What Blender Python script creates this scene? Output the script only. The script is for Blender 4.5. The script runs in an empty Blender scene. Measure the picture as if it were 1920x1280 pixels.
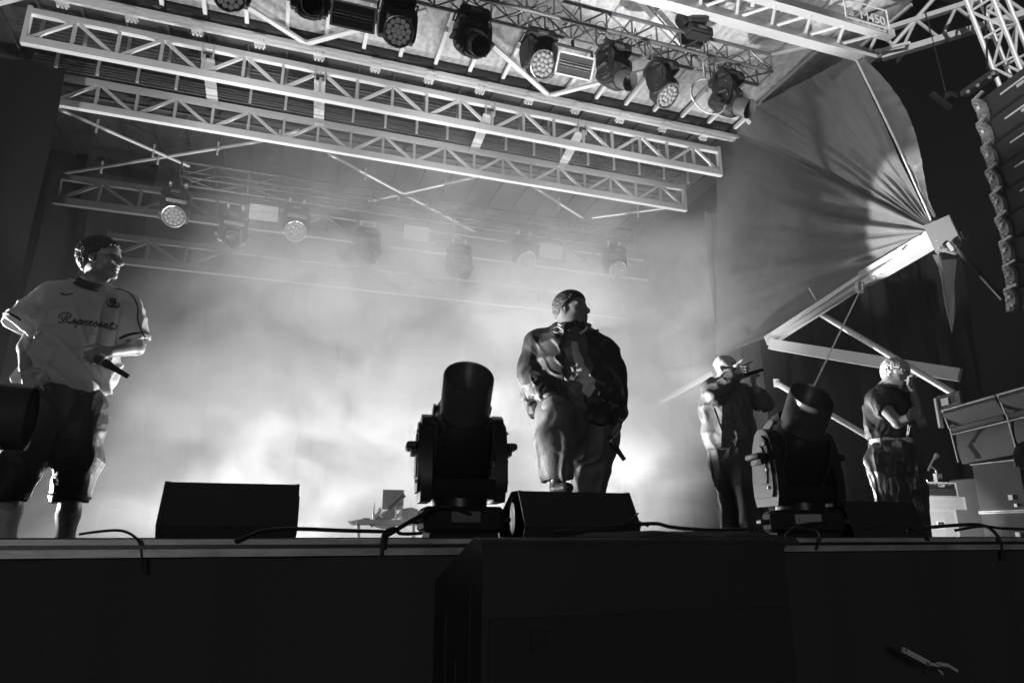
import bpy, math, random
import numpy as np
from mathutils import Vector, Matrix, noise as mnoise
from mathutils.bvhtree import BVHTree
random.seed(7)
PI = math.pi
sc = bpy.context.scene
COL = sc.collection
EYE = 1.6

# ---------------------------------------------------------------- camera
YAW = math.radians(18.66); PITCH = math.atan(362/1280)
cam_d = bpy.data.cameras.new('camera'); cam = bpy.data.objects.new('camera', cam_d); COL.objects.link(cam)
cam.location = (0, 0, EYE); cam.rotation_euler = (PI/2+PITCH, 0, -YAW)
cam_d.sensor_width = 36; cam_d.lens = 24; cam_d.clip_start = .05; cam_d.clip_end = 600
sc.camera = cam

# ---------------------------------------------------------------- night world, exposure
w = bpy.data.worlds.new('World'); sc.world = w; w.use_nodes = True
wn = w.node_tree.nodes; wb = wn['Background']
wb.inputs[0].default_value = (1, 1, 1, 1); wb.inputs[1].default_value = .004
vs = sc.view_settings
vs.view_transform = 'Standard'; vs.look = 'None'; vs.exposure = 0; vs.gamma = 1; vs.use_curve_mapping = False
cy = sc.cycles
cy.use_denoising = True
try: cy.denoiser = 'OPENIMAGEDENOISE'
except Exception: pass
cy.max_bounces = 4; cy.diffuse_bounces = 2; cy.glossy_bounces = 2; cy.transmission_bounces = 2; cy.volume_bounces = 1; cy.transparent_max_bounces = 6
cy.volume_step_rate = 1.0; cy.volume_max_steps = 96
cy.sample_clamp_indirect = 4
cy.use_adaptive_sampling = True; cy.adaptive_threshold = .02

# ---------------------------------------------------------------- geometry from the photograph's perspective
CF = Vector((math.sin(YAW)*math.cos(PITCH), math.cos(YAW)*math.cos(PITCH), math.sin(PITCH)))
CR = Vector((math.cos(YAW), -math.sin(YAW), 0)); CU = CR.cross(CF)
def ray(u, v): return CF*1280+CR*(u-960)-CU*(v-640)
O3 = Vector((0, 0, EYE))
def atz(u, v, z): r = ray(u, v); return O3+r*((z-EYE)/r.z)      # point of a level plane
def aty(u, v, y): r = ray(u, v); return O3+r*(y/r.y)            # point of an upright plane parallel to the stage front

# ---------------------------------------------------------------- stage lamps (added out of view: spots low by the deck, audience-side fill)
def lamp(name, kind, loc, tgt, watts, **k):
    l = bpy.data.lights.new(name, kind); o = bpy.data.objects.new(name, l); COL.objects.link(o)
    o.location = loc; l.energy = watts
    d = Vector(tgt)-Vector(loc); o.rotation_euler = d.to_track_quat('-Z', 'Y').to_euler()
    for a, v in k.items(): setattr(l, a, v)
    return o
R = math.radians
# added floods low upstage, hidden behind the stage lip, backlighting the smoke
LAMPS = [
 ('back_flood_lamp', (-1.5, 13.5, 1.56), (-1.0, 6.0, 2.8), 1150, dict(spot_size=R(165), spot_blend=1., shadow_soft_size=.06)),
 ('back_flood_lamp', (.2, 13.5, 1.56), (.9, 6.0, 5.0), 1650, dict(spot_size=R(165), spot_blend=1., shadow_soft_size=.06)),
 ('back_flood_lamp', (3.6, 13.5, 1.56), (2.9, 5.5, 4.8), 2300, dict(spot_size=R(165), spot_blend=1., shadow_soft_size=.06)),
 ('back_flood_lamp', (6.4, 13.5, 1.56), (5.2, 5.5, 5.4), 3000, dict(spot_size=R(165), spot_blend=1., shadow_soft_size=.06)),
 ('roof_spot_lamp', (1.2, 5.2, 1.56), (4.4, 4.9, 8.8), 3400, dict(spot_size=R(41), spot_blend=.25, shadow_soft_size=.04)),  # added floor spot, out of view, to brighten the front roof
 ('truss_uplight_lamp', (-2.4, 4.9, 1.56), (-2.2, 10.7, 8.1), 1000, dict(spot_size=R(38), spot_blend=.6, shadow_soft_size=.04)),  # these uplights are added, unseen on the deck, to light the long trusses
 ('truss_uplight_lamp', (.4, 4.6, 1.56), (.6, 10.7, 8.1), 1700, dict(spot_size=R(38), spot_blend=.6, shadow_soft_size=.04)),
 ('truss_uplight_lamp', (2.6, 4.5, 1.56), (3.7, 10.7, 8.1), 1700, dict(spot_size=R(38), spot_blend=.6, shadow_soft_size=.04)),
 ('truss_uplight_lamp', (5.9, 6.0, 1.56), (6.7, 10.9, 8.1), 1000, dict(spot_size=R(42), spot_blend=.6, shadow_soft_size=.04)),
 ('tent_spot_lamp', (2.9, 7.0, 1.70), tuple(aty(1640, 480, 6.4)), 6000, dict(spot_size=R(16), spot_blend=.35, shadow_soft_size=.03)),
 ('rim_lamp', (-4.4, 6.4, 1.75), (-1.0, 4.25, 2.5), 6500, dict(spot_size=R(26), spot_blend=.5, shadow_soft_size=.05)),  # added spots, sources unseen, giving the performers bright edges
 ('rim_lamp', (1.5, 6.2, 1.60), (-1.0, 4.2, 2.6), 900, dict(spot_size=R(30), spot_blend=.6, shadow_soft_size=.05)),
 ('rim_lamp', (-.8, 7.6, 1.62), (1.9, 4.1, 2.6), 1500, dict(spot_size=R(22), spot_blend=.6, shadow_soft_size=.05)),
 ('rim_lamp', (.9, 7.2, 1.60), (3.7, 5.0, 2.9), 3200, dict(spot_size=R(20), spot_blend=.6, shadow_soft_size=.05)),
 ('rim_lamp', (3.9, 7.0, 1.60), (5.3, 4.8, 2.7), 1000, dict(spot_size=R(30), spot_blend=.6, shadow_soft_size=.05)),
 ('case_spot_lamp', (6.2, 4.7, 1.56), tuple(aty(1770, 950, 6.3)), 190, dict(spot_size=R(38), spot_blend=.8, shadow_soft_size=.05)),  # added low spot, hidden from the camera, to brighten the white cases
]
for n, loc, tgt, wt, k in LAMPS: lamp(n, 'SPOT', loc, tgt, wt, **k)
lamp('front_of_house_lamp', 'AREA', (-8, -22, 5), (2, 4, 2.5), 560, size=6.)  # added soft fill behind the camera, lifts faces and pit
lamp('front_of_house_spot', 'SPOT', (-13, -20, 5), (7.75, 4.7, 7.6), 30000, spot_size=R(6.5), spot_blend=.5, shadow_soft_size=.1)  # added spot behind the camera to brighten the sign and tower

# ---------------------------------------------------------------- materials
MATS = {}
def mat(name, col, rough=.5, metal=0., bump=0., scale=30., var=0., spec=.5, stretch=None, coat=0., trans=0., detail=4):
    m = bpy.data.materials.new(name); m.use_nodes = True; nt = m.node_tree; n = nt.nodes; L = nt.links
    b = n['Principled BSDF']
    c = (col, col, col, 1)
    b.inputs['Base Color'].default_value = c; b.inputs['Roughness'].default_value = rough; b.inputs['Metallic'].default_value = metal
    b.inputs['Specular IOR Level'].default_value = spec
    b.inputs['Coat Weight'].default_value = coat
    tc = n.new('ShaderNodeTexCoord'); mp = n.new('ShaderNodeMapping'); L.new(tc.outputs['Object'], mp.inputs[0])
    if stretch: mp.inputs['Scale'].default_value = stretch
    if var or bump:
        nz = n.new('ShaderNodeTexNoise'); nz.inputs['Scale'].default_value = scale; nz.inputs['Detail'].default_value = detail; nz.inputs['Roughness'].default_value = .6
        L.new(mp.outputs[0], nz.inputs['Vector'])
        if var:
            cr = n.new('ShaderNodeValToRGB'); e = cr.color_ramp.elements
            e[0].position = .3; e[1].position = .7
            a, z = col*(1-var), min(1, col*(1+var)); e[0].color = (a, a, a, 1); e[1].color = (z, z, z, 1)
            L.new(nz.outputs['Fac'], cr.inputs[0]); L.new(cr.outputs[0], b.inputs['Base Color'])
            mr = n.new('ShaderNodeMapRange'); mr.inputs['To Min'].default_value = max(.05, rough-.12); mr.inputs['To Max'].default_value = min(1, rough+.12)
            L.new(nz.outputs['Fac'], mr.inputs[0]); L.new(mr.outputs[0], b.inputs['Roughness'])
        if bump:
            bp = n.new('ShaderNodeBump'); bp.inputs['Strength'].default_value = bump; bp.inputs['Distance'].default_value = .01
            L.new(nz.outputs['Fac'], bp.inputs['Height']); L.new(bp.outputs[0], b.inputs['Normal'])
    if trans:
        tr = n.new('ShaderNodeBsdfTranslucent'); tr.inputs[0].default_value = c; mx = n.new('ShaderNodeMixShader'); mx.inputs[0].default_value = trans
        L.new(b.outputs[0], mx.inputs[1]); L.new(tr.outputs[0], mx.inputs[2]); L.new(mx.outputs[0], n['Material Output'].inputs[0])
    MATS[name] = m; return m
def emis(name, col, st):
    m = mat(name, col, .3); b = m.node_tree.nodes['Principled BSDF']
    b.inputs['Emission Color'].default_value = (1, 1, 1, 1); b.inputs['Emission Strength'].default_value = st; return m
ALU = mat('aluminium', .78, .42, .15, bump=.15, scale=60, var=.12)
ALU2 = mat('worn aluminium', .62, .5, .15, bump=.15, scale=40, var=.2)
BLKM = mat('black painted steel', .03, .38, .0, bump=.1, scale=90, var=.3)
BLKP = mat('black plastic', .022, .34, 0, bump=.08, scale=140, var=.3)
BARREL = mat('satin black barrel', .13, .34, .4, var=.1, scale=20)
RUB = mat('black rubber', .02, .55, 0, bump=.05)
PAINT = mat('textured black speaker paint', .04, .65, 0, bump=.3, scale=260, var=.15)
GRILLE = mat('speaker grille cloth', .04, .8, 0, bump=.4, scale=300)
DARKCLOTH = mat('black molton cloth', .07, .95, 0, bump=.1, scale=60, var=.08, spec=.1)
FLOORM = mat('black stage ply', .03, .8, 0, bump=.2, scale=12, var=.4)
LEDGE = mat('scuffed edge profile', .5, .42, .2, bump=.2, scale=26, var=.35, stretch=(.25, 1, 1))
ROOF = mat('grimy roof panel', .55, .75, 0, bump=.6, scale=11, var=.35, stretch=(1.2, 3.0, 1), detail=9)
ALU3 = mat('dull rear aluminium', .08, .6, .1, var=.15)  # aluminium darkened in its colour for weak light on rear trusses and rods
ROOF2 = mat('dark roof vinyl', .045, .6, 0, bump=.3, scale=6, var=.3)  # darker colour, only on the rear panels and rear purlins
BEAMM = mat('dulled beam metal', .42, .5, .15, bump=.15, scale=40, var=.2)
PVC = mat('grey tent sheet', .17, .36, 0, bump=.25, scale=7, var=.12, coat=.25, trans=.25)
PVCD = mat('dark tent sheet', .02, .5, 0, bump=.25, scale=7, var=.2)
BACKD = mat('grey backdrop cloth', .05, .95, 0, bump=.2, scale=3, var=.15, spec=.1)
WHITE = mat('white print', .9, .5)
CASEW = mat('white laminated case', .62, .45, 0, var=.08, scale=14)
STEEL = mat('bright zinc steel', .6, .3, .8, var=.1)
LENS = mat('black glass lens', .01, .06, 0, coat=1)
LEDL = mat('led lens cluster', .55, .2, .3, coat=.6)
GROUND = mat('dark ground', .03, .9, 0, bump=.5, scale=20, var=.4)
GLINTM = emis('indicator light', .8, 4)  # glow for the glint drawn in the floor light lenses
LEDDIM = emis('faint led face', .25, .07); LEDDIM.node_tree.nodes['Principled BSDF'].inputs['Roughness'].default_value = .12

# ---------------------------------------------------------------- mesh builder
class MB:
    def __init__(s): s.v = []; s.f = []
    def add(s, vs_, fs):
        o = len(s.v); s.v += [tuple(v) for v in vs_]; s.f += [tuple(i+o for i in f) for f in fs]; return s
    def box(s, c, d, M=None, ch=0.):
        c = Vector(c); hx, hy, hz = d[0]/2, d[1]/2, d[2]/2
        if ch:   # chamfered round the z outline and at top/bottom
            pts = []
            for z, q in ((-hz, ch*.6), (-hz+ch*.6, 0), (hz-ch*.6, 0), (hz, ch*.6)):
                a, b = hx-q, hy-q
                pts.append([(x, y, z) for x, y in ((-a+ch, -b), (a-ch, -b), (a, -b+ch), (a, b-ch), (a-ch, b), (-a+ch, b), (-a, b-ch), (-a, -b+ch))])
            vs_ = [p for r in pts for p in r]; fs = [tuple(range(7, -1, -1)), tuple(range(24, 32))]
            for k in range(3):
                for i in range(8): j = (i+1) % 8; fs.append((k*8+i, k*8+j, k*8+8+j, k*8+8+i))
        else:
            vs_ = [(x, y, z) for x in (-hx, hx) for y in (-hy, hy) for z in (-hz, hz)]
            fs = [(0, 1, 3, 2), (4, 6, 7, 5), (0, 4, 5, 1), (2, 3, 7, 6), (0, 2, 6, 4), (1, 5, 7, 3)]
        vs_ = [((M @ Vector(p)) if M else Vector(p))+c for p in vs_]
        return s.add(vs_, fs)
    def frame(s, a, b, up=(0, 0, 1)):
        a, b = Vector(a), Vector(b); t = (b-a).normalized(); u = Vector(up)
        if abs(t.dot(u)) > .99: u = Vector((0, 1, 0)) if abs(t.y) < .9 else Vector((1, 0, 0))
        x = t.cross(u).normalized(); y = x.cross(t); return a, b, t, x, y
    def bar(s, a, b, w, h, up=(0, 0, 1)):
        a, b, t, x, y = s.frame(a, b, up)
        vs_ = [p+x*(w/2*i)+y*(h/2*j) for p in (a, b) for i, j in ((-1, -1), (1, -1), (1, 1), (-1, 1))]
        return s.add(vs_, [(0, 1, 2, 3), (7, 6, 5, 4), (0, 4, 5, 1), (1, 5, 6, 2), (2, 6, 7, 3), (3, 7, 4, 0)])
    def tube(s, pts, r, n=8, cap=True):
        pts = [Vector(p) for p in pts]; rs = r if isinstance(r, (list, tuple)) else [r]*len(pts)
        rings = []; x = None
        for i, p in enumerate(pts):
            t = (pts[min(i+1, len(pts)-1)]-pts[max(i-1, 0)]).normalized()
            if x is None: x = t.orthogonal().normalized()
            x = (x-t*x.dot(t)); x = x.normalized() if x.length > 1e-6 else t.orthogonal().normalized()
            y = t.cross(x); rings.append([p+(x*math.cos(2*PI*k/n)+y*math.sin(2*PI*k/n))*rs[i] for k in range(n)])
        vs_ = [q for r_ in rings for q in r_]; fs = []
        for i in range(len(pts)-1):
            for k in range(n): j = (k+1) % n; fs.append((i*n+k, i*n+j, i*n+n+j, i*n+n+k))
        if cap: fs += [tuple(range(n-1, -1, -1)), tuple(range((len(pts)-1)*n, len(pts)*n))]
        return s.add(vs_, fs)
    def lathe(s, prof, n=32, M=None, c=(0, 0, 0)):     # prof: (radius, z) round +Z
        c = Vector(c); vs_ = []
        for r, z in prof:
            for k in range(n):
                p = Vector((r*math.cos(2*PI*k/n), r*math.sin(2*PI*k/n), z)); vs_.append(((M @ p) if M else p)+c)
        fs = []
        for i in range(len(prof)-1):
            for k in range(n): j = (k+1) % n; fs.append((i*n+k, i*n+j, i*n+n+j, i*n+n+k))
        return s.add(vs_, fs)
    def prism(s, poly, x0, x1, M=None, c=(0, 0, 0)):    # poly: (y, z) pushed along x
        n = len(poly); vs_ = [(x, y, z) for x in (x0, x1) for y, z in poly]; c = Vector(c)
        vs_ = [((M @ Vector(p)) if M else Vector(p))+c for p in vs_]
        return s.add(vs_, [tuple(range(n-1, -1, -1)), tuple(range(n, 2*n))]+[(i, (i+1) % n, n+(i+1) % n, n+i) for i in range(n)])
    def mesh(s, name, smooth=True, ang=35):
        me = bpy.data.meshes.new(name); me.from_pydata(s.v, [], s.f)
        bm_fix(me)
        if smooth and len(me.polygons):
            me.polygons.foreach_set('use_smooth', [True]*len(me.polygons)); me.set_sharp_from_angle(angle=R(ang))
        me.update(); return me
    def build(s, name, m, parent=None, **k): return link(name, s.mesh(name), m, parent, **k)
import bmesh
def bm_fix(me):
    b = bmesh.new(); b.from_mesh(me); bmesh.ops.recalc_face_normals(b, faces=b.faces); b.to_mesh(me); b.free()
def tag(o, label=None, cat=None, group=None, kind=None):
    for k, v in (('label', label), ('category', cat), ('group', group), ('kind', kind)):
        if v: o[k] = v
    return o
def link(name, me, m=None, parent=None, loc=None, rot=None, mtx=None, label=None):
    o = bpy.data.objects.new(name, me); COL.objects.link(o)
    if m and not me.materials: me.materials.append(m)
    if parent: o.parent = parent
    if loc is not None: o.location = loc
    if rot is not None: o.rotation_euler = rot
    if mtx is not None: o.matrix_local = mtx
    if label: o['label'] = label
    return o
def thing(name, label, cat, loc=(0, 0, 0), group=None, rot=(0, 0, 0)):
    o = bpy.data.objects.new(name, None); COL.objects.link(o); o.location = loc; o.rotation_euler = rot; o.empty_display_size = .1
    return tag(o, label, cat, group)
def copy_tree(o, parent=None):
    c = o.copy(); COL.objects.link(c); c.parent = parent
    for ch in list(o.children): copy_tree(ch, c)
    return c
def struct(name, mb, m, label=None):
    return tag(mb.build(name, m), label, None, None, 'structure')
UNIT = {}
def rod(name, a, b, r, m, parent, sq=False):
    """a straight member as an object of its own, on a shared unit mesh"""
    key = ('sq' if sq else 'rd', m.name)
    if key not in UNIT:
        q = MB()
        if sq: q.box((0, 0, .5), (1, 1, 1))
        else: q.tube([(0, 0, 0), (0, 0, 1)], .5, 10)
        me = q.mesh('member'); me.materials.append(m); UNIT[key] = me
    a, b = Vector(a), Vector(b); d = b-a
    rx, ry = r if isinstance(r, tuple) else (r*2, r*2)
    z = d.normalized(); up = Vector((0, 0, 1)) if abs(z.z) < .95 else Vector((0, 1, 0))
    x = up.cross(z).normalized(); y = z.cross(x)
    M = Matrix((x, y, z)).transposed().to_4x4(); M = Matrix.Translation(a) @ M @ Matrix.Diagonal((rx, ry, d.length, 1))
    o = bpy.data.objects.new(name, UNIT[key]); COL.objects.link(o); o.parent = parent
    o.matrix_local = (parent.matrix_basis.inverted() @ M) if parent else M
    return o

# ================================================================ SETTING
FL = EYE-.14           # stage floor
LG = EYE-.012          # raised front ledge
q = MB(); q.box((0, 20, -.05), (240, 240, .1)); struct('ground', q, GROUND, 'dark trampled ground in the pit')
q = MB(); q.box((2.2, 9.0, FL-.06), (14.6, 11.2, .12)); struct('stage_floor', q, FLOORM, 'black stage deck')
led = thing('stage_ledge', 'long raised edge profile along the front of the stage with cables over it', 'stage edge', (0, 2.65, 0))
q = MB(); q.box((2, .40, LG-.10), (16, .60, .20)); q.build('ledge_deck', FLOORM, led)
q = MB(); q.box((2, .06, LG-.012), (16, .12, .018)); q.bar((-6, -.012, LG-.045), (10, -.012, LG-.045), .02, .03); q.build('edge_rail', LEDGE, led)
q = MB(); q.box((2, -.002, LG-.028), (16, .05, .012)); q.build('rail_groove', BLKM, led)
# skirt: folded black cloth
def wavy(name, x0, x1, y, z0, z1, amp, wl, m, nz=10, seed=0, parent=None, thick=0.):
    n = int((x1-x0)/wl*6); v = []; f = []
    for j in range(nz+1):
        t = j/nz; z = z0+(z1-z0)*t
        for i in range(n+1):
            x = x0+(x1-x0)*i/n; ph = x/wl*2*PI
            d = amp*(math.sin(ph+1.3*math.sin(ph*.37+seed)+.5*math.sin(z*1.1+seed))*(1-.3*t)+.35*math.sin(ph*2.3+seed+z))
            v.append((x+.3*amp*math.sin(z*2+ph*.2), y+d, z))
    for j in range(nz):
        for i in range(n): a = j*(n+1)+i; f.append((a, a+1, a+n+2, a+n+1))
    q = MB(); q.add(v, f); return q
tag(wavy('s', -6, 10.4, 2.66, 0, LG-.064, .02, .5, DARKCLOTH, seed=2).build('stage_skirt', DARKCLOTH), 'black cloth skirt hanging from the stage edge down to the pit', 'skirt')
# backdrop and legs
q = wavy('b', -6.5, 10.5, 14.2, FL, 9.4, .12, .9, BACKD, seed=5); tag(q.build('backdrop', BACKD), 'wide grey backdrop cloth behind the haze at the rear of the stage', 'backdrop')
for k, (px0, px1, y, lab) in enumerate([(1362, 1448, 10.2, 'hanging pleated side drape beside the tent beam at the rear right'), (-400, -40, 9.3, 'dark side drape at the far left edge of the stage')]):
    a = aty(px0, 900, y).x; b = aty(px1, 900, y).x
    q = wavy('l', a, b, y, FL, 7.6, .05, .32 if k == 0 else .7, DARKCLOTH, seed=k*3+1)
    tag(q.build('side_drape', mat('leg cloth %d' % k, .3 if k == 0 else .006, .8, 0, bump=.2, scale=30)), lab, 'drape')

# ---- roof
ROOFZ = EYE+7.25; HZ = EYE+6.5
X0, X1 = -3.80, 7.40; NB = 20; BAY = (X1-X0)/NB
roof = thing('stage_roof', 'white ribbed stage roof of long panels above the trusses', 'roof', (2, 8, ROOFZ))
def purx(k): return X0+BAY*k
rp = MB(); rp.box((0, 0, 0), (BAY-.03, 1, .05))
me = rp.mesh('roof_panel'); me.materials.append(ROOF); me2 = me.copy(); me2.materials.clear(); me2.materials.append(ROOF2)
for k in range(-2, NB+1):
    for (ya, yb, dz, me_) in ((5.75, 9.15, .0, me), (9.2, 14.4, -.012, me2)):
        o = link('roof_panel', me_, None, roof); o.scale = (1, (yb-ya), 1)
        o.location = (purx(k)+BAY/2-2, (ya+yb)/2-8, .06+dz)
q = MB(); q.box((0, 2.2, .14), (13, 9, .04)); q.build('roof_backing', PVCD, roof)
for k in range(-2, NB+2):
    x = purx(k)
    rod('purlin', (x, 5.8, ROOFZ+.0), (x, 8.62, ROOFZ), (.035, .05), ALU2, roof, True)
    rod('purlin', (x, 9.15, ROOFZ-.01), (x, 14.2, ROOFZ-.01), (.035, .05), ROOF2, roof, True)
    rod('purlin_bracket', (x, 8.35, ROOFZ-.06), (x, 9.12, ROOFZ-.06), (.055, .06), ALU, roof, True)
RZ = ROOFZ-.13
for (pa, pb, z) in (((141, 0), (1420, 262), RZ), ((118, 0), (1417, 270), RZ-.02)):
    a, b = atz(*pa, z), atz(*pb, z); y = (a.y+b.y)/2
    rod('rail', (-4.2, y, z), (b.x, y, z), (.07, .06), ALU, roof, True)
yra = atz(900, 152, RZ).y
for k in range(14):
    x = -3.4+k*.86
    q = MB()
    for d in (-.05, 0, .05): q.tube([(x+d-2, yra+.03-8, RZ-.08-ROOFZ), (x+d-2, yra+.03-8, RZ+.0-ROOFZ)], .012, 6); q.box((x+d-2, yra+.2-8, RZ-.07-ROOFZ), (.03, .05, .05))
    q.box((x-2, yra+.1-8, RZ-.045-ROOFZ), (.16, .28, .012)); q.build('rail_clamp', ALU, roof)
# bracing under the roof skin
zig = [((440, -3), (574, 82)), ((574, 82), (800, 20)), ((918, 80), (1030, 180)), ((1030, 180), (1230, 128)), ((1190, -8), (1429, 255)), ((1364, 116), (1560, 78)), ((100, -20), (-60, 20))]
for a, b in zig: rod('brace', atz(*a, RZ-.03), atz(*b, RZ-.03), (.075, .04), ALU, roof, True)
for a, b in [((100, 200), (355, 312)), ((120, 325), (490, 265)), ((490, 265), (560, 245)), ((615, 288), (900, 440)), ((690, 378), (900, 330)), ((1000, 350), (1092, 408)), ((1110, 408), (1285, 385))]:
    A, B = atz(*a, HZ+.1), atz(*b, HZ+.1)
    rod('brace', A, B, .028, ALU2, roof)
    n = max(1, int((B-A).length/1.1))
    for k in range(n):
        c = A.lerp(B, (k+.7)/(n+.4)); rod('brace_tab', c-Vector((0, 0, .13)), c+Vector((0, 0, .12)), (.03, .03), ALU2, roof, True)

# ---- trusses
def rail_truss(label, y, z0, h, x0, x1, nb, cw=.085, ch=.11, group=None, ALU=ALU, ALU2=ALU2):
    t = thing('roof_truss', label, 'truss', (x0, y, z0), group)
    A = lambda x, z, yy=y: Vector((x, yy, z))
    rod('chord', A(x0, z0), A(x1, z0), (cw*1.05, ch*1.05), ALU, t, True)
    rod('chord', A(x0+.02, z0+h), A(x1-.02, z0+h), (cw*.95, ch*.85), ALU, t, True)
    b = (x1-x0)/nb
    for k in range(nb+1):
        x = x0+b*k
        if 0 < k < nb: rod('upright', A(x, z0+.04), A(x, z0+h-.04), (.04, .045), ALU2, t, True)
        else:
            rod('end_post', A(x, z0-.06), A(x, z0+h+.08), (.06, .08), ALU, t, True)
    for k in range(nb):
        xa, xb = x0+b*k, x0+b*(k+1)
        if k % 4 in (0, 1) and True:
            pass
        lo_first = (k % 4 in (0, 2))
        if k % 2 == 0: p, r_ = A(xa+.05, z0+.05), A(xb-.03, z0+h-.05)
        else: p, r_ = A(xa+.05, z0+h-.05), A(xb-.05, z0+.05)
        rod('diagonal', p, r_, (.042, .042), ALU, t, True)
    return t
t1 = rail_truss('wide aluminium roof truss nearest the audience, the upper of the two long ones', 9.59, HZ, .47, -3.81, 7.35, 20)
t2 = rail_truss('long aluminium roof truss with thin rods above it, lower one fading into the haze', 11.05, HZ, .46, -3.83, 7.52, 20)
for t, y, zz, yst in ((t1, 10.0, (.38, .44, .50, .56, .62), None), (t2, 10.75, (.40, .45, .50, .55, .60), 1)):
    for k, dz in enumerate(zz): rod('cable_rod', (-4.1, y, HZ+dz), (7.5, y, HZ+dz), .011, ALU3, t)
    for k in range(21):
        x = -3.8+BAY*k+.02
        if yst: rod('upright_tab', (x, y-.03, HZ+.40), (x, y-.03, HZ+.92), (.04, .03), ALU2, t, True)
        else: rod('upright_tab', (x, y-.03, HZ+.34), (x, y-.03, HZ+.64), (.04, .03), ALU2, t, True)
for dz, yy in ((.62, 11.5), (.62, 11.75), (.62, 12.0)): rod('back_rail', (-3.9, yy, HZ+dz), (7.6, yy, HZ+dz), .03, ALU3, t2)
for x in purx(2), purx(7), purx(12), purx(17):
    pass
for k, (pa, pb) in enumerate([((388, 120), (396, 218)), ((600, 150), (597, 238)), ((918, 215), (888, 292)), ((1090, 250), (1053, 325))]):
    xa = aty(pa[0], pa[1], 9.59).x
    sh = thing('truss_hinge_arm', ['leftmost flat arm tying the two long trusses together', 'second flat arm from the left between the two long trusses', 'third flat arm from the left between the two long trusses', 'rightmost flat arm tying the two long trusses together'][k], 'hinge arm', (xa, 9.62, HZ), 'flat arms tying the two long roof trusses')
    A = Vector((xa+.0, 9.66, HZ+.33)); B = Vector((aty(pb[0], pb[1], 10.98).x, 10.98, HZ+.42))
    rod('arm', A, B, (.17, .03), ALU2, sh, True)
    for s in (-.075, .075): rod('bracket_cheek', A+Vector((s, -.1, -.08)), A+Vector((s, -.1, .18)), (.02, .05), ALU2, sh, True)
    rod('pin', A+Vector((-.1, -.1, .02)), A+Vector((.1, -.1, .02)), .018, BLKM, sh)

def box_truss(name, label, a, b, w, h, bay, r=.024, rw=.011, m=ALU, cat='truss', group=None, up=(0, 0, 1), chord_m=None):
    """four-chord truss between points a and b (bottom centre line)"""
    t = thing(name, label, cat, a, group)
    a, b = Vector(a), Vector(b); d = (b-a).normalized(); U = Vector(up); s = d.cross(U).normalized(); U = s.cross(d)
    n = max(1, round((b-a).length/bay)); L = (b-a).length/n
    C = [s*(w/2), s*(-w/2), s*(w/2)+U*h, s*(-w/2)+U*h]
    for c in C: rod('chord', a+c, b+c, r, chord_m or m, t)
    for k in range(n+1):
        p = a+d*(L*k)
        for i, j in ((0, 2), (1, 3), (0, 1), (2, 3)):
            if (k % 2 == 0) or i+j == 2 or i+j == 4: rod('strut', p+C[i], p+C[j], rw, m, t)
        if k < n:
            e = p+d*L
            for i, j in ((0, 2), (1, 3), (0, 1)):
                if k % 2: i, j = j, i
                rod('lacing', p+C[i], e+C[j], rw, m, t)
    return t
LT0 = (-1.2, 6.50, EYE+6.02); LT1 = (5.86, 6.50, EYE+6.02)
ltr = box_truss('lighting_truss', 'dark box truss carrying the row of big moving lights nearest the camera', LT0, LT1, .30, .27, .36, r=.025, rw=.012, m=mat('tarnished truss tube', .22, .45, .5, var=.2))
# loose cable looms in that truss
q = MB()
for k in range(26):
    x = -1+k*.26+random.uniform(-.1, .1); pts = []
    for i in range(9):
        t = i/8; pts.append((x+t*.5+random.uniform(-.05, .05), 6.5+random.uniform(-.12, .12), EYE+6.05+.22*math.sin(t*PI*random.uniform(.8, 1.4))*random.uniform(.5, 1)))
    q.tube(pts, .006, 5)
q.build('cable_loom', RUB, ltr).parent = None
lm = [o for o in COL.objects if o.name == 'cable_loom'][0]; lm.location = (0, 0, 0); tag(lm, 'tangled thin black cables threaded through the dark lighting truss', 'cables', None, 'stuff')

hd = thing('header_truss', 'heavy white header truss across the front of the roof at top right', 'truss', (3, 6.2, HZ))
hy = 6.15; hzu = aty(1540, 29, 5.73).z; hx1 = atz(1640, 105, HZ).x
rod('chord', (2.6, hy, HZ), (hx1, hy, HZ), (.15, .13), ALU, hd, True)
rod('chord', (2.6, hy-.42, hzu), (hx1-.1, hy-.42, hzu), (.12, .11), ALU, hd, True)
rod('chord', (2.6, hy-.42, HZ+.02), (hx1-.1, hy-.42, HZ+.02), .03, ALU2, hd)
for k in range(9):
    x = 3.0+k*.55
    rod('lacing', (x, hy, HZ+.05), (x+.27, hy-.42, hzu-.04), .024, ALU, hd); rod('lacing', (x+.27, hy-.42, hzu-.04), (x+.55, hy, HZ+.05), .024, ALU, hd)
    if k % 3 == 1 and k < 5: rod('hanger', (x+.1, hy-.2, HZ+.1), (x+.35, hy-.35, HZ+.95), (.07, .05), ALU, hd, True)
P = Vector((hx1+.12, hy-.05, HZ)); W1 = atz(1900, 33, HZ+.0); W1 = P+(W1-P)*1.25
wg = thing('wing_truss', 'outrigger truss running from the roof corner up to the right', 'truss', P)
up4 = Vector((0, 0, .42)); d = (W1-P)
rod('chord', P, W1, (.09, .09), ALU2, wg, True); rod('chord', P+up4, W1+up4, (.07, .07), ALU2, wg, True)
for k in range(4):
    a, b, c = P+d*(k/4), P+d*((k+.5)/4), P+d*((k+1)/4)
    rod('lacing', a+up4, b, .022, ALU2, wg); rod('lacing', b, c+up4, .022, ALU2, wg)
rod('stay_tube', P+Vector((.05, 0, .05)), atz(1760, -12, HZ+.7), .03, ALU2, wg)
q = MB(); q.tube([P+Vector((-.07, 0, -.06))-P, P+Vector((-.07, 0, .09))-P], .05, 10); q.build('node_pin', STEEL, wg)
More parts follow.
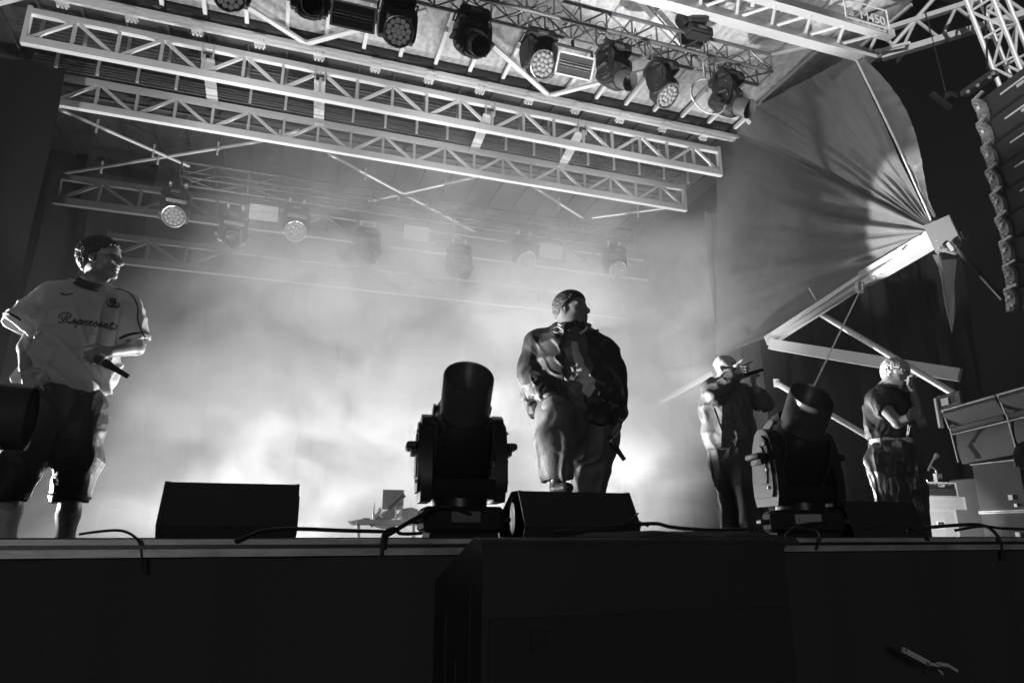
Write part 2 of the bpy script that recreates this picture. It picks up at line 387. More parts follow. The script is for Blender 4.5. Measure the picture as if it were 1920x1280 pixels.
# roof front fascia with its sign
A = atz(1500, -30, HZ+.9); fy = 5.62
fas = thing('roof_fascia', 'dark front fascia with a framed white stage sign', 'fascia', (7, fy, HZ+.8))
q = MB(); q.box((-1.5, .05, .55), (7.2, .05, 1.1)); q.build('fascia_sheet', PVCD, fas)
SA, SB = aty(1585, 13, fy-.03), aty(1655, 24, fy-.03)
def text_mesh(txt, size, m, name, parent, loc, rot=(PI/2, 0, 0), shear=0., offset=0., align='LEFT'):
    c = bpy.data.curves.new(name, 'FONT'); c.body = txt; c.size = size; c.shear = shear; c.offset = offset; c.align_x = align; c.extrude = .002
    o = bpy.data.objects.new(name, c); me = bpy.data.meshes.new_from_object(o); bpy.data.objects.remove(o)
    return link(name, me, m, parent, loc=loc, rot=rot)
pl = Vector(fas.location)
zs_ = SA.z
xs0, xs1 = SA.x, SB.x
text_mesh('S  M450', .185, WHITE, 'sign_lettering', fas, Vector((xs0+.04, fy-.035, zs_-.12))-pl, offset=.004)
q = MB()
for a, b in (((xs0-.02, zs_+.13), (xs1+.06, zs_+.13)), ((xs0-.02, zs_-.16), (xs1+.06, zs_-.16)), ((xs0-.02, zs_-.16), (xs0-.02, zs_+.13)), ((xs1+.06, zs_-.16), (xs1+.06, zs_+.13))):
    q.bar(Vector((a[0], fy-.035, a[1]))-pl, Vector((b[0], fy-.035, b[1]))-pl, .006, .02)
q.build('sign_border', WHITE, fas)
# tower truss at far right
T1, T0 = aty(1852, -60, 4.5), aty(1975, 250, 4.7)
tw = box_truss('tower_truss', 'bright leaning box truss tower at the top right corner', T1, T0+(T0-T1)*.4, .27, .27, .36, r=.026, rw=.016, m=ALU, up=(0, 1, 0))
# ================================================================ LAMP FIXTURES
def atx(u, v, x): r = ray(u, v); return O3+r*(x/r.x)
FM = {}
def fixture_meshes():
    q = MB(); q.box((0, 0, .075), (.40, .36, .11), ch=.03); q.box((0, 0, .02), (.34, .30, .05)); FM['base'] = q.mesh('base')
    q = MB(); q.box((0, -.184, .085), (.14, .012, .045)); q.box((0, -.19, .085), (.10, .01, .028)); FM['display'] = q.mesh('display')
    for nm, sx in (('hl', -1), ('hr', 1)):
        q = MB(); q.tube([(sx*.19, -.09, .07), (sx*.235, -.09, .075), (sx*.235, .09, .075), (sx*.19, .09, .07)], .013, 8); FM[nm] = q.mesh('handle')
    q = MB(); q.tube([(0, 0, .12), (0, 0, .165)], .14, 28)
    q.prism([(-.11, .165), (.11, .165), (.13, .2), (.10, .25), (-.10, .25), (-.13, .2)], -.20, .20); FM['yoke'] = q.mesh('yoke')
    prof = [(-.12, .15), (.12, .15), (.142, .20), (.145, .27), (.130, .38), (.105, .47), (.075, .52), (.03, .545), (-.03, .545), (-.075, .52), (-.105, .47), (-.130, .38), (-.145, .27), (-.142, .20)]
    for nm, sx in (('al', -1), ('ar', 1)):
        q = MB(); q.prism(prof, sx*.158, sx*.212); q.prism([(y*.8, .37+(z-.37)*.8) for y, z in prof], sx*.212, sx*.228); q.prism([(y*.5, .37+(z-.37)*.5) for y, z in prof], sx*.228, sx*.236); FM[nm] = q.mesh('yoke_arm')
    for nm, sx in (('gl', -1), ('gr', 1)):
        q = MB(); q.box((sx*.258, 0, .40), (.055, .17, .03), ch=.010); q.box((sx*.245, 0, .375), (.03, .12, .03)); FM[nm] = q.mesh('carry_handle')
        q = MB()
        for zz in (.24, .33, .46): q.tube([(sx*.226, -.07, zz), (sx*.238, -.07, zz)], .008, 6)
        FM['b'+nm] = q.mesh('screw_row')
    # beam head, axis +z, pivot at origin
    q = MB(); n = 12
    prof = [(.0, -.27), (.10, -.268), (.145, -.235), (.17, -.15), (.178, -.03), (.176, .06), (.166, .125), (.140, .17)]
    v = []; f = []
    for r, z in prof:
        for k in range(24):
            a = 2*PI*k/24; sq = 1/max(abs(math.cos(a)), abs(math.sin(a))); e = 1+(min(sq, 1.22)-1)*.75
            v.append((min(.148, max(-.148, r*e*math.cos(a)*.86)), r*e*math.sin(a), z))
    for i in range(len(prof)-1):
        for k in range(24): j = (k+1) % 24; f.append((i*24+k, i*24+j, i*24+24+j, i*24+24+k))
    f.append(tuple(range((len(prof)-1)*24, len(prof)*24)))
    q.add(v, f); FM['head'] = q.mesh('head', ang=28)
    q = MB(); q.lathe([(.124, .09), (.127, .15), (.127, .350), (.124, .357), (.119, .350), (.118, .19), (.0, .19)], 44); FM['barrel'] = q.mesh('barrel')
    q = MB(); q.lathe([(.0, .205), (.08, .215), (.103, .205)], 32); FM['lens'] = q.mesh('lens')
    q = MB(); q.box((-.02, -.03, .222), (.035, .012, .004)); q.box((.0, -.055, .222), (.02, .006, .004)); FM['glint'] = q.mesh('lamp_glint')  # small glowing plates stand in for a glint on the lens
    for nm, sx in (('vl', -1), ('vr', 1)):     # curved side covers, and the ribbed cooler
        q = MB(); pr = [(-.125, -.16), (-.145, -.04), (-.14, .06), (-.10, .135), (-.06, .15), (-.085, .06), (-.09, -.05), (-.075, -.16)]
        q.prism(pr, sx*.138, sx*.153); q.prism([(-y, z) for y, z in pr], sx*.138, sx*.153); FM[nm] = q.mesh('side_cover')
    q = MB()
    RC = Matrix.Rotation(-1.05, 3, 'Z')
    for k in range(13): z = -.15+k*.021; q.box(RC @ Vector((0, -.160, z)), (.15, .045, .009), RC)
    q.box(RC @ Vector((0, -.145, -.03)), (.17, .03, .29), RC); FM['cool'] = q.mesh('cooling_ribs')
    q = MB()
    for k in range(12): z = -.15+k*.022; q.box((0, .176, z), (.19, .04, .009))
    FM['cool2'] = q.mesh('cooling_ribs')
    # wash head
    q = MB(); q.lathe([(.0, -.12), (.10, -.12), (.145, -.09), (.165, -.03), (.172, .05), (.176, .11), (.178, .135), (.168, .137), (.165, .125)], 36); FM['whead'] = q.mesh('head')
    q = MB(); q.lathe([(.0, .122), (.165, .122)], 36); FM['wface'] = q.mesh('face_plate')
    q = MB(); q.lathe([(.0, .022), (.018, .020), (.027, .012), (.031, .0)], 10); FM['cell'] = q.mesh('led_cell')
    q = MB()
    for k in range(5): q.lathe([(.150, -.07+k*.024), (.176, -.07+k*.024), (.176, -.06+k*.024), (.150, -.06+k*.024)], 24)
    FM['wribs'] = q.mesh('cooling_ribs')
    q = MB(); q.lathe([(.15, .11), (.182, .115), (.184, .142), (.176, .146), (.168, .14)], 36); FM['wring'] = q.mesh('front_ring')
    q = MB()
    for s in (-.12, .12): q.box((s, 0, -.02), (.05, .10, .04)); q.tube([(s, 0, -.10), (s, 0, -.02)], .02, 8); q.lathe([(.026, -.02), (.038, -.02), (.038, .02), (.026, .02)], 14, Matrix.Rotation(PI/2, 3, 'Y'), (s, 0, -.13))
    FM['clamp'] = q.mesh('truss_clamp')
    BASEM = mat('matt black base', .028, .8, spec=.15)
    for k, m in (('base', BASEM), ('display', GREYP), ('hl', RUB), ('hr', RUB), ('yoke', BLKP), ('al', BLKP), ('ar', BLKP), ('gl', RUB), ('gr', RUB), ('bgl', STEEL), ('bgr', STEEL), ('head', BLKP), ('barrel', BARREL), ('lens', LENS), ('glint', GLINTM), ('vl', GREYP2), ('vr', GREYP2), ('cool', GREYP2), ('cool2', GREYP2), ('whead', BLKP), ('wface', GREYP), ('cell', LEDDIM), ('wribs', BLKM), ('wring', STEEL), ('clamp', ALU2)):
        FM[k].materials.append(m)
GREYP = mat('grey display plastic', .12, .4); GREYP2 = mat('dark grey cover', .05, .38, .2, var=.15, scale=25)
fixture_meshes()
def moving_head(name, loc, aim, label, group, s=1., kind='beam', hang=False, rest=0., wx=1.):
    t = thing(name, label, 'moving light', loc, group, rot=(0, PI if hang else 0, rest)); t.scale = (s*wx, s, s)
    Rm = Matrix.Rotation(rest, 3, 'Z') @ Matrix.Rotation(PI if hang else 0, 3, 'Y')
    d = Rm.inverted() @ Vector(aim).normalized()
    pan = math.atan2(d.x, -d.y); tilt = math.acos(max(-1, min(1, d.z)))
    link('base', FM['base'], None, t); link('display', FM['display'], None, t)
    if hang: link('truss_clamp', FM['clamp'], None, t)
    for k in ('hl', 'hr'): link('handle', FM[k], None, t)
    P = Matrix.Rotation(pan, 4, 'Z')
    y = link('yoke', FM['yoke'], None, t, mtx=P)
    for k in ('al', 'ar'): link('yoke_arm', FM[k], None, y)
    if not (kind == 'wash'):
        for k in ('gl', 'gr'): link('carry_handle', FM[k], None, y); link('screw_row', FM['b'+k], None, y)
    H = P @ Matrix.Translation((0, 0, .43)) @ Matrix.Rotation(tilt, 4, 'X')
    if kind == 'beam':
        h = link('head', FM['head'], None, t, mtx=H)
        for k, nm in (('barrel', 'barrel'), ('lens', 'lens'), ('vl', 'side_cover'), ('vr', 'side_cover'), ('cool', 'cooling_ribs')): link(nm, FM[k], None, h)
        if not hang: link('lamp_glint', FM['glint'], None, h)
    else:
        h = link('head', FM['whead'], None, t, mtx=H)
        link('face_plate', FM['wface'], None, h); link('front_ring', FM['wring'], None, h); link('cooling_ribs', FM['wribs'], None, h)
        cells = [(0, 0)]+[(.062*math.cos(2*PI*k/6), .062*math.sin(2*PI*k/6)) for k in range(6)]+[(.124*math.cos(2*PI*(k+.5)/12), .124*math.sin(2*PI*(k+.5)/12)) for k in range(12)]
        for x, yy in cells: link('led_cell', FM['cell'], None, h, loc=(x, yy, .122))
    return t
GF = 'large black moving lights standing on the stage edge'
moving_head('floor_moving_light', (.775, 3.02, LG), (-.10, -.72, .72), 'big black moving light tilted up beside the man with one foot on a monitor', GF, .98, rest=-.1, wx=.88)
moving_head('floor_moving_light', (2.78, 3.2, LG), (-.14, -.74, .76), 'big black moving light leaning right between the pointing man and the blond man', GF, 1.08, rest=-.55, wx=.86)
moving_head('floor_moving_light', aty(-160, 756, 3.0)-Vector((0, 0, .45)), (1, .12, -.02), 'big black moving light pointing right at the left edge, beside the football shirt', GF, 1.0)
moving_head('floor_moving_light', aty(1975, 850, 3.9)-Vector((0, 0, .45)), (-1, -.1, .03), 'big black moving light pointing left at the right edge, before the speaker cabinets', GF, .95)

GH = 'moving lights hanging from the near lighting truss'
TZ = LT0[2]-.02
def on_truss(px, py): p = aty(px, py, 6.5); return (p.x, 6.5, TZ-.05)
for px, py, kind, aim, s, lab in [
 (432, -20, 'wash', (.1, -.6, -.8), .9, 'leftmost round led wash light under the near lighting truss'),
 (582, 0, 'beam', (.1, -.75, -.62), .88, 'leftmost black barrel spotlight under the near lighting truss'),
 (745, 36, 'wash', (.08, -.75, -.6), .92, 'second round led wash light from the left under the near truss'),
 (886, 40, 'beam', (.12, -.72, -.66), .92, 'second black barrel spotlight from the left, large and centred at the top'),
 (1010, 88, 'wash', (.14, -.75, -.6), .92, 'third round led wash light from the left, left of a strobe panel'),
 (1150, 96, 'beam', (.28, -.66, -.66), .92, 'third black barrel spotlight from the left, between a strobe and a wash light'),
 (1240, 140, 'wash', (.34, -.52, -.78), .92, 'rightmost round led wash light turned towards the right'),
 (1362, 152, 'beam', (.42, -.66, -.64), .95, 'rightmost black barrel spotlight at the end of the near truss')]:
    p = on_truss(px, py); p = (p[0], p[1], p[2]-(.13 if kind == 'wash' else .05)); moving_head('hanging_wash_light' if kind == 'wash' else 'hanging_spotlight', p, aim, lab, GH, s, kind, True)
# the one aiming up, above the truss end
u = aty(1322, 128, 6.35); moving_head('upright_spotlight', (u.x-.1, 6.35, EYE+6.22), (.80, -.25, .55), 'black spotlight standing on top of the near truss and aiming at the roof', GH, .88)
q = MB(); c0 = aty(1318, 0, 6.3)
for k in range(14):
    z = c0.z+.3-k*.075; q.lathe([(.02, -.006), (.026, 0), (.02, .006), (.014, 0), (.02, -.006)], 8, Matrix.Rotation(PI/2*(k % 2), 3, 'Z') @ Matrix.Rotation(PI/2, 3, 'X') @ Matrix.Diagonal((1, 2.0, 1)), (c0.x, 6.3, z))
q.tube([(c0.x, 6.3, c0.z-.7), (c0.x+.01, 6.3, c0.z-1.2)], .008, 6)
q.tube([(c0.x, 6.3, c0.z+.3), (c0.x, 6.3, c0.z+.9)], .03, 6)
tag(q.build('hoist_chain', BLKM), 'black hoist chain hanging to the near truss beside the upward spotlight', 'chain')
for px, py, lab, n in [(1195, 120, 0, 1)]:
    q = MB(); b = aty(1328, 150, 6.3)
    for j in range(3):
        pts = [b+Vector((.02*j-.05, 0, .25))]
        for i in range(13): a = PI*(.55+1.35*i/12); pts.append(b+Vector((-.02+.26*math.cos(a)+.02*j, .02*j, -.25+.25*math.sin(a)+.015*j)))
        q.tube(pts, .010, 6)
    tag(q.build('hanging_cable', CASEW), 'pale cable loop hanging beside the rightmost barrel spotlight', 'cable')

# strobes
sm = {}
q = MB(); q.box((0, 0, 0), (.46, .10, .25), ch=.012); sm['case'] = q.mesh('housing')
q = MB()
for a, b, c, d in ((0, .118, .46, .02), (0, -.118, .46, .02), (-.222, 0, .02, .24), (.222, 0, .02, .24)): q.box((a, -.058, b), (c, .02, d))
sm['rim'] = q.mesh('rim')
q = MB(); q.box((0, -.052, 0), (.42, .006, .21)); sm['face'] = q.mesh('reflector')
q = MB(); q.tube([(-.20, -.065, 0), (.20, -.065, 0)], .008, 8); q.tube([(-.20, -.065, .03), (.20, -.065, .03)], .004, 8); q.tube([(-.20, -.065, -.03), (.20, -.065, -.03)], .004, 8); sm['tube'] = q.mesh('flash_tube')
q = MB(); q.box((-.245, 0, .12), (.012, .04, .26)); q.box((.245, 0, .12), (.012, .04, .26)); q.box((0, 0, .25), (.5, .04, .012)); q.tube([(0, 0, .25), (0, 0, .34)], .02, 8); sm['yoke'] = q.mesh('yoke')
REFL = mat('strobe reflector', .10, .3, .4)
for k, m in (('case', BLKM), ('rim', ALU2), ('face', REFL), ('tube', STEEL), ('yoke', BLKM)): sm[k].materials.append(m)
sm['face_on'] = sm['face'].copy(); sm['face_on'].materials.clear(); sm['face_on'].materials.append(emis('lit strobe face', .4, .10))
def strobe(name, loc, rx, rz, s, lab, group, on=False):
    t = thing(name, lab, 'strobe light', loc, group, rot=(rx, 0, rz)); t.scale = (s,)*3
    link('housing', sm['case'], None, t); link('rim', sm['rim'], None, t); link('reflector', sm['face_on' if on else 'face'], None, t); link('flash_tube', sm['tube'], None, t)
    y = link('yoke', sm['yoke'], None, t); y.rotation_euler = (-rx, 0, 0)
GS = 'strobe panels under the near lighting truss'
for px, py, lab in ((662, 28, 'louvred strobe panel left of the second wash light'), (1075, 120, 'louvred strobe panel between the third wash light and the third spotlight')):
    p = aty(px, py+4, 6.2); strobe('strobe_panel', (p.x, 6.2, p.z), .66, 0, 1.0, lab, GS)

# rear truss in the haze with its lamps
RY = 11.7
ra, rb = aty(118, 352, RY), aty(1230, 505, RY)
rz_ = (aty(118, 376, RY).z+aty(406, 417, RY).z)/2
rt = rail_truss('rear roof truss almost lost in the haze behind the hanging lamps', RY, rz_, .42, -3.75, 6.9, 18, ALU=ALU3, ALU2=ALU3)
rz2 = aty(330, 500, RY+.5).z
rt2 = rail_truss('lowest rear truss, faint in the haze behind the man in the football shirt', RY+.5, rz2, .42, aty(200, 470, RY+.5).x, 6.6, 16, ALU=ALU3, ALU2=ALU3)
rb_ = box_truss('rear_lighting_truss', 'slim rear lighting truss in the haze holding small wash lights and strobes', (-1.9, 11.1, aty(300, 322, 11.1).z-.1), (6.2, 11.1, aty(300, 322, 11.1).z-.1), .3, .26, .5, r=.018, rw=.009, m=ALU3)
GR = 'small lamps on the rear lighting truss in the haze'
for px, py, kind, lab in [(325, 398, 'wash', 'small glowing wash light, leftmost on the rear truss'), (553, 426, 'wash', 'small glowing wash light in the haze, second from left on the rear truss'),
   (435, 440, 'beam', 'rear spotlight in the haze between the two leftmost wash lights'), (688, 470, 'beam', 'rear spotlight in the haze, second from left'), (863, 500, 'beam', 'rear spotlight in the haze above and left of the man with one foot up'),
   (987, 482, 'wash', 'small glowing wash light in the haze above the man with one foot up'), (1157, 500, 'wash', 'rightmost small wash light on the rear truss')]:
    p = aty(px, py, 11.0); moving_head('rear_wash_light' if kind == 'wash' else 'rear_spotlight', (p.x, 11.1, p.z+.43*.95), (.1, -.8, -.55), lab, GR, .95, kind, True)
for px, py, lab in ((495, 400, 'lit rear strobe panel in the haze, leftmost of three'), (780, 438, 'lit rear strobe panel in the haze, middle one of three'), (1031, 472, 'lit rear strobe panel in the haze, rightmost of three')):
    p = aty(px, py, 11.0); strobe('rear_strobe_panel', (p.x, 11.0, p.z), .35, 0, .95, lab, 'lit strobe panels on the rear truss', True)

# added flood bars on the deck upstage: unseen housings for the back lamps
for k, (n, loc, tgt, wt, kk) in enumerate(LAMPS[:4]):
    q = MB(); q.box((0, .10, -.045), (.5, .05, .10), ch=.01); q.box((0, .0, -.085), (.5, .22, .02))
    o = q.build('floor_flood_bar', BLKM, loc=loc); tag(o, ['leftmost low black flood bar on the deck before the backdrop', 'second low black flood bar from the left before the backdrop', 'third low black flood bar from the left before the backdrop', 'rightmost low black flood bar on the deck before the backdrop'][k], 'flood light', 'flood bars upstage')

# ================================================================ STAGE MONITORS, SUB, CABLES
def wedge(name, x0, x1, y, z, h, d, label, flip=False, taper=.0, group='stage monitors on the deck'):
    t = thing(name, label, 'stage monitor', ((x0+x1)/2, y, z), group)
    wv = (x1-x0)/2
    pr = [(0, 0), (-.03, .05), (.07, h), (.17, h), (d, .10), (d, 0)] if not flip else [(0, 0), (0, .08), (.10, h), (d-.03, h*.9), (d, .0)]
    q = MB(); q.prism(pr, -wv+taper, wv-taper); q.build('cabinet', PAINT, t)
    for s in (-1, 1):
        q = MB(); pr2 = [(y_*1.02-.004, z_*1.012) for y_, z_ in pr]; q.prism(pr2, s*wv, s*(wv-.018)); e = q.build('end_cheek', PAINT, t)
        q = MB(); q.lathe([(.0, 0), (.045, 0), (.055, .006), (.06, 0)], 20, Matrix.Rotation(PI/2, 3, 'Y') @ Matrix.Diagonal((1.6, .8, 1)), (s*(wv+.001), d*.42, h*.42)); q.build('side_handle', RUB, t)
    q = MB(); q.box((0, d-.05, h*.35), (wv*1.6, .01, h*.4)); q.build('grille', GRILLE, t)
    q = MB(); q.box((wv*.1, -.012, .045), (.10, .008, .03)); q.build('connector_plate', BLKM, t)
    return t
wedge('stage_monitor', -.465, .10, 3.3, LG, .235, .38, 'black wedge monitor alone at the left of the stage edge')
wedge('stage_monitor', 1.10, 1.70, 3.1, LG, .215, .36, 'black wedge monitor under the foot of the man in the dark jacket')
wp = aty(1600, 990, 3.85)
wedge('stage_monitor', wp.x, aty(1735, 990, 3.85).x, 3.85, FL, .37, .42, 'black wedge monitor in front of the blond man in wide trousers')

sub = thing('pit_subwoofer', 'huge black subwoofer cabinet in the pit against the stage front', 'speaker', (1.09, 1.95, 0))
q = MB(); q.prism([(0, 0), (0, LG-.02), (.012, LG-.005), (.035, LG+.004), (.09, LG+.004), (.60, LG-.145), (.60, 0)], -.52, .52); q.build('cabinet', PAINT, sub)
for zz in (.2, 1.0): 
    q = MB(); q.box((0, -.006, zz), (1.0, .01, .75 if zz > .5 else .6)); q.build('grille', GRILLE, sub)
q = MB(); q.box((-.522, .30, 1.10), (.006, .05, .26)); q.box((-.522, .12, .95), (.006, .012, 1.0)); q.box((-.522, .42, .9), (.006, .012, .9)); q.build('side_fitting', BLKM, sub)
pz = aty(1011, 1201, 1.94)
q = MB(); q.box((pz.x-1.09, -.016, pz.z), (.055, .008, .052)); q.box((pz.x-1.09+.01, -.021, pz.z-.012), (.03, .004, .02)); q.build('badge_plate', GREYP2, sub)
# draped cloth lying over the cabinet top and ledge
n = 110; v = []; f = []
for j in range(17):
    for i in range(n+1):
        x = 1.06+(1.69-1.06)*i/n; y = 1.955+.55*j/16; e = min(1, 6*min(i/n, 1-i/n))
        h_ = .5+.5*mnoise.noise(Vector((x*5.5, y*3, 3))); h_ += .35*mnoise.noise(Vector((x*14, y*8, 7)))
        z = LG+.006+max(0, h_)*.024*e*min(1, j/4+.3); v.append((x, y+(.03*mnoise.noise(Vector((x*9, 1, 1))) if j == 0 else 0), z if j else LG-.02))
for j in range(16):
    for i in range(n): a = j*(n+1)+i; f.append((a, a+1, a+n+2, a+n+1))
q = MB(); q.add(v, f); tag(q.build('black_cloth', DARKCLOTH), 'rumpled black cloth lying over the pit subwoofer and stage edge', 'cloth')

def cable(pts, r, lab, nm='cable', m=None):
    P_ = [Vector(p) for p in pts]; out = []
    for i in range(len(P_)-1):
        p0, p1, p2, p3 = P_[max(i-1, 0)], P_[i], P_[i+1], P_[min(i+2, len(P_)-1)]
        for k in range(6):
            t = k/6; out.append(.5*((2*p1)+(p2-p0)*t+(2*p0-5*p1+4*p2-p3)*t*t+(3*p1-p0-3*p2+p3)*t**3))
    out.append(P_[-1]); q = MB(); q.tube(out, r*.75, 8)
    return tag(q.build(nm, m or RUB), lab, 'cable', 'black cables along the stage edge')
C = lambda pts, y=2.72: [aty(a, b, y+(c[0] if c else 0)) for a, b, *c in pts]
cable(C([(150, 1001, .1), (185, 996), (225, 994, -.02), (250, 1004, -.09), (264, 1024, -.09), (268, 1075, -.09)]), .006, 'thin black cable hanging over the edge below the football shirt man')
cable(C([(440, 1015, -.09), (470, 1003, -.08), (500, 994, -.05), (560, 991), (640, 994), (720, 996, .1)]), .010, 'thick black cable starting over the edge in front of the left wedge monitor')
cable(C([(720, 1030, -.1), (722, 1008, -.09), (738, 996, -.05), (775, 974, .05), (815, 953, .1), (850, 951, .1), (890, 968, .12), (925, 985, .15)]), .012, 'thick black cable arching up to the base of the central moving light')
cable(C([(716, 1040, -.1), (719, 1002, -.09), (738, 990, -.08), (752, 1000, -.04), (790, 999)]), .009, 'small loop of black cable hanging left of the central moving light')
cable(C([(1040, 997, .1), (1100, 992), (1170, 985), (1228, 981), (1262, 988), (1330, 993), (1400, 992)]), .011, 'long black cable lying across the edge right of the central wedge monitor')
cable(C([(1150, 990), (1180, 978), (1196, 962, .1), (1190, 972, .1), (1215, 986)]), .006, 'short kinked cable rising at the right end of the central wedge monitor')
cable(C([(1470, 1025, -.1), (1476, 1000, -.09), (1500, 985), (1540, 980, .1), (1560, 985, .1)]), .010, 'black cable running over the edge below the right hand moving light')
cable(C([(1530, 1030, -.1), (1538, 1002, -.09), (1520, 992, -.03), (1480, 990, .1)]), .008, 'second black cable over the edge below the right hand moving light')
cable(C([(1742, 1012, -.09), (1722, 995, -.08), (1680, 988), (1620, 990, .05)]), .008, 'thin black cable over the edge in front of the blond man')
cable(C([(1700, 992, .1), (1780, 985), (1830, 983), (1856, 990, -.06), (1874, 1012, -.09), (1880, 1050, -.09)]), .012, 'thick black cable bending over the edge in front of the white cases')
cable(C([(1790, 994, .1), (1840, 986), (1880, 990), (1960, 993)]), .010, 'black cable lying along the far right end of the edge')
# shiny latch in the pit
lt = thing('metal_latch', 'shiny folding metal latch at the bottom right of the dark skirt', 'latch', aty(1742, 1242, 2.5))
b0 = Vector(lt.location)
Q = lambda u, v, dy=0: aty(u, v, 2.5+dy)-b0
q = MB(); q.bar(Q(1692, 1217), Q(1742, 1243), .010, .022); q.bar(Q(1742, 1243, -.01), Q(1760, 1247, -.01), .008, .012); q.build('latch_arm', ALU, lt)
q = MB(); q.bar(Q(1756, 1243, -.01), Q(1776, 1246, -.01), .008, .014); q.bar(Q(1776, 1246), Q(1795, 1257), .01, .012); q.tube([Q(1760, 1255), Q(1768, 1263)], .005, 6); q.build('latch_hook', ALU, lt)
q = MB(); q.lathe([(0, 0), (.006, 0), (.006, .01), (0, .01)], 10, Matrix.Rotation(PI/2, 3, 'X'), Q(1700, 1218, -.012)); q.lathe([(0, 0), (.006, 0), (.006, .01), (0, .01)], 10, Matrix.Rotation(PI/2, 3, 'X'), Q(1742, 1243, -.018)); q.build('rivet', ALU, lt)

# ================================================================ RIGHT SIDE: TENT, BEAMS, SPEAKERS
TA, TC, TB = aty(1598, 104, 6.25), aty(1752, 432, 6.0), aty(1441, 636, 9.0)
TR = aty(1352, 318, 9.6)
def lerp(a, b, t): return a+(b-a)*t
def perim(s):
    if s < .42: return lerp(TA, TR+Vector((0, 0, .9)), s/.42)
    if s < .72: return lerp(TR+Vector((0, 0, .9)), Vector((TB.x-.2, TB.y+1.2, TB.z)), (s-.42)/.3)
    return lerp(Vector((TB.x-.2, TB.y+1.2, TB.z)), TB*.94+TC*.06, (s-.72)/.28)
NS, NT = 240, 60; v = []; f = []
nrm = Vector((-1, -.25, -.1)).normalized()
for i in range(NS+1):
    s = i/NS; Qp = perim(s)
    for j in range(NT+1):
        t = j/NT; p = TC.lerp(Qp, t)
        fold = (math.sin(s*33+2*math.sin(s*13))*.6+math.sin(s*61+1)*.3+.22*math.sin(s*118+5*t))*(.085*math.exp(-((t-.22)/.30)**2))*min(1, t*9)+.03*mnoise.noise(Vector((s*22, t*4, 9)))+.016*mnoise.noise(Vector((s*70, t*5, 4)))*min(1, t*5)
        bag = -.35*math.sin(PI*min(1, t))*math.sin(PI*s)**.5
        fine = .02*mnoise.noise(Vector((s*40, t*7, 1)))+.06*mnoise.noise(Vector((s*9, t*3, 5)))
        p = p+nrm*(fold+bag+fine*t*(1-t)*4)
        v.append(p)
for i in range(NS):
    for j in range(NT): a = i*(NT+1)+j; f.append((a, a+1, a+NT+2, a+NT+1))
tent = thing('side_tent_sheet', 'large creased grey tent sheet stretched to a corner at the upper right', 'tent sheet', TC)
q = MB(); q.add([p-TC for p in v], f); q.build('sheet', PVC, tent)
# outer hem strip from the apex to the corner
v = []; f = []
for i in range(61):
    t = i/60; p = TA.lerp(TC, t)+Vector((.03*math.sin(PI*t), 0, 0)); wd = .07+.22*math.sin(PI*min(1, t*1.15))**1.2*(1-.3*t)
    for j in range(5):
        u_ = j/4; v.append(p+Vector((.35*wd*u_, -1.0*wd*u_, .05*u_))+nrm*(.03*mnoise.noise(Vector((t*26, u_*3, 2)))+.02*math.sin(u_*PI))-TC)
for i in range(60):
    for j in range(4): a = i*5+j; f.append((a, a+1, a+6, a+5))
q = MB(); q.add(v, f); q.build('hem', PVC, tent)
q = MB(); q.tube([TA.lerp(TC, k/20)+Vector((.03*math.sin(PI*k/20)-.02, -.03, 0))-TC for k in range(21)], .014, 6); q.build('hem_rope', ALU2, tent)
v = []; f = []
FA, FB, FD = aty(1748, 478, 6.0), aty(1792, 490, 6.0), aty(1785, 622, 6.0)
for i in range(25):
    t = i/24; l_ = lerp(FA, FD, t); r_ = lerp(FB, FD, t)+Vector((.04*math.sin(PI*t), 0, 0))
    for j in range(9):
        u_ = j/8; v.append(l_.lerp(r_, u_)+Vector((0, -.05*math.sin(u_*9+t*5)*(1-t), 0)))
for i in range(24):
    for j in range(8): a = i*9+j; f.append((a, a+1, a+10, a+9))
q = MB(); q.add([p-TC for p in v], f); q.build('loose_flap', PVC, tent)
q = MB(); q.tube([TC-TC, FD-TC], .006, 5); q.tube([aty(1517, 540, 8.2)-TC, aty(1536, 572, 8.25)-TC], .01, 6); q.build('lacing_cord', STEEL, tent)

ob = thing('outrigger_beam', 'bright two-section aluminium beam rising right to the tent corner', 'beam', TB)
J = aty(1620, 524, 7.28); JB = aty(1440, 640, 9.05)
rod('inner_section', JB, J, (.13, .16), ALU, ob, True); rod('outer_section', J, aty(1762, 440, 5.95), (.17, .21), BEAMM, ob, True)
q = MB(); q.tube([aty(1612, 530, 7.2)-TB, aty(1612, 547, 7.2)-TB], .06, 12); q.build('pulley', STEEL, ob)
for a, b in (((1690, 470), (1700, 460)), ((1735, 418), (1748, 440)), ((1728, 430), (1742, 452))): rod('fastener', aty(*a, 6.2), aty(*b, 6.2), .012, STEEL, ob)
q = MB(); q.lathe([(.028, -.006), (.036, 0), (.028, .006), (.02, 0), (.028, -.006)], 10, Matrix.Rotation(PI/2, 3, 'X'), aty(1640, 521, 6.9)-TB); q.build('shackle', STEEL, ob)
eb = thing('corner_box', 'tilted metal end box at the tip of the aluminium beam', 'end box', aty(1768, 440, 5.9))
Mt = Matrix.Rotation(-.35, 3, 'Y') @ Matrix.Rotation(.5, 3, 'Z')
q = MB(); q.box((0, 0, 0), (.12, .30, .40), Mt); q.build('housing', GREYP, eb)
q = MB(); q.box(Mt @ Vector((.066, -.02, 0)), (.012, .26, .36), Mt); q.box(Mt @ Vector((-.01, -.155, 0)), (.13, .012, .41), Mt); q.build('cover', BLKM, eb)
text_mesh('5', .14, WHITE, 'number_mark', eb, Mt @ Vector((-.04, -.165, -.13)), rot=(PI/2, 0, .2))
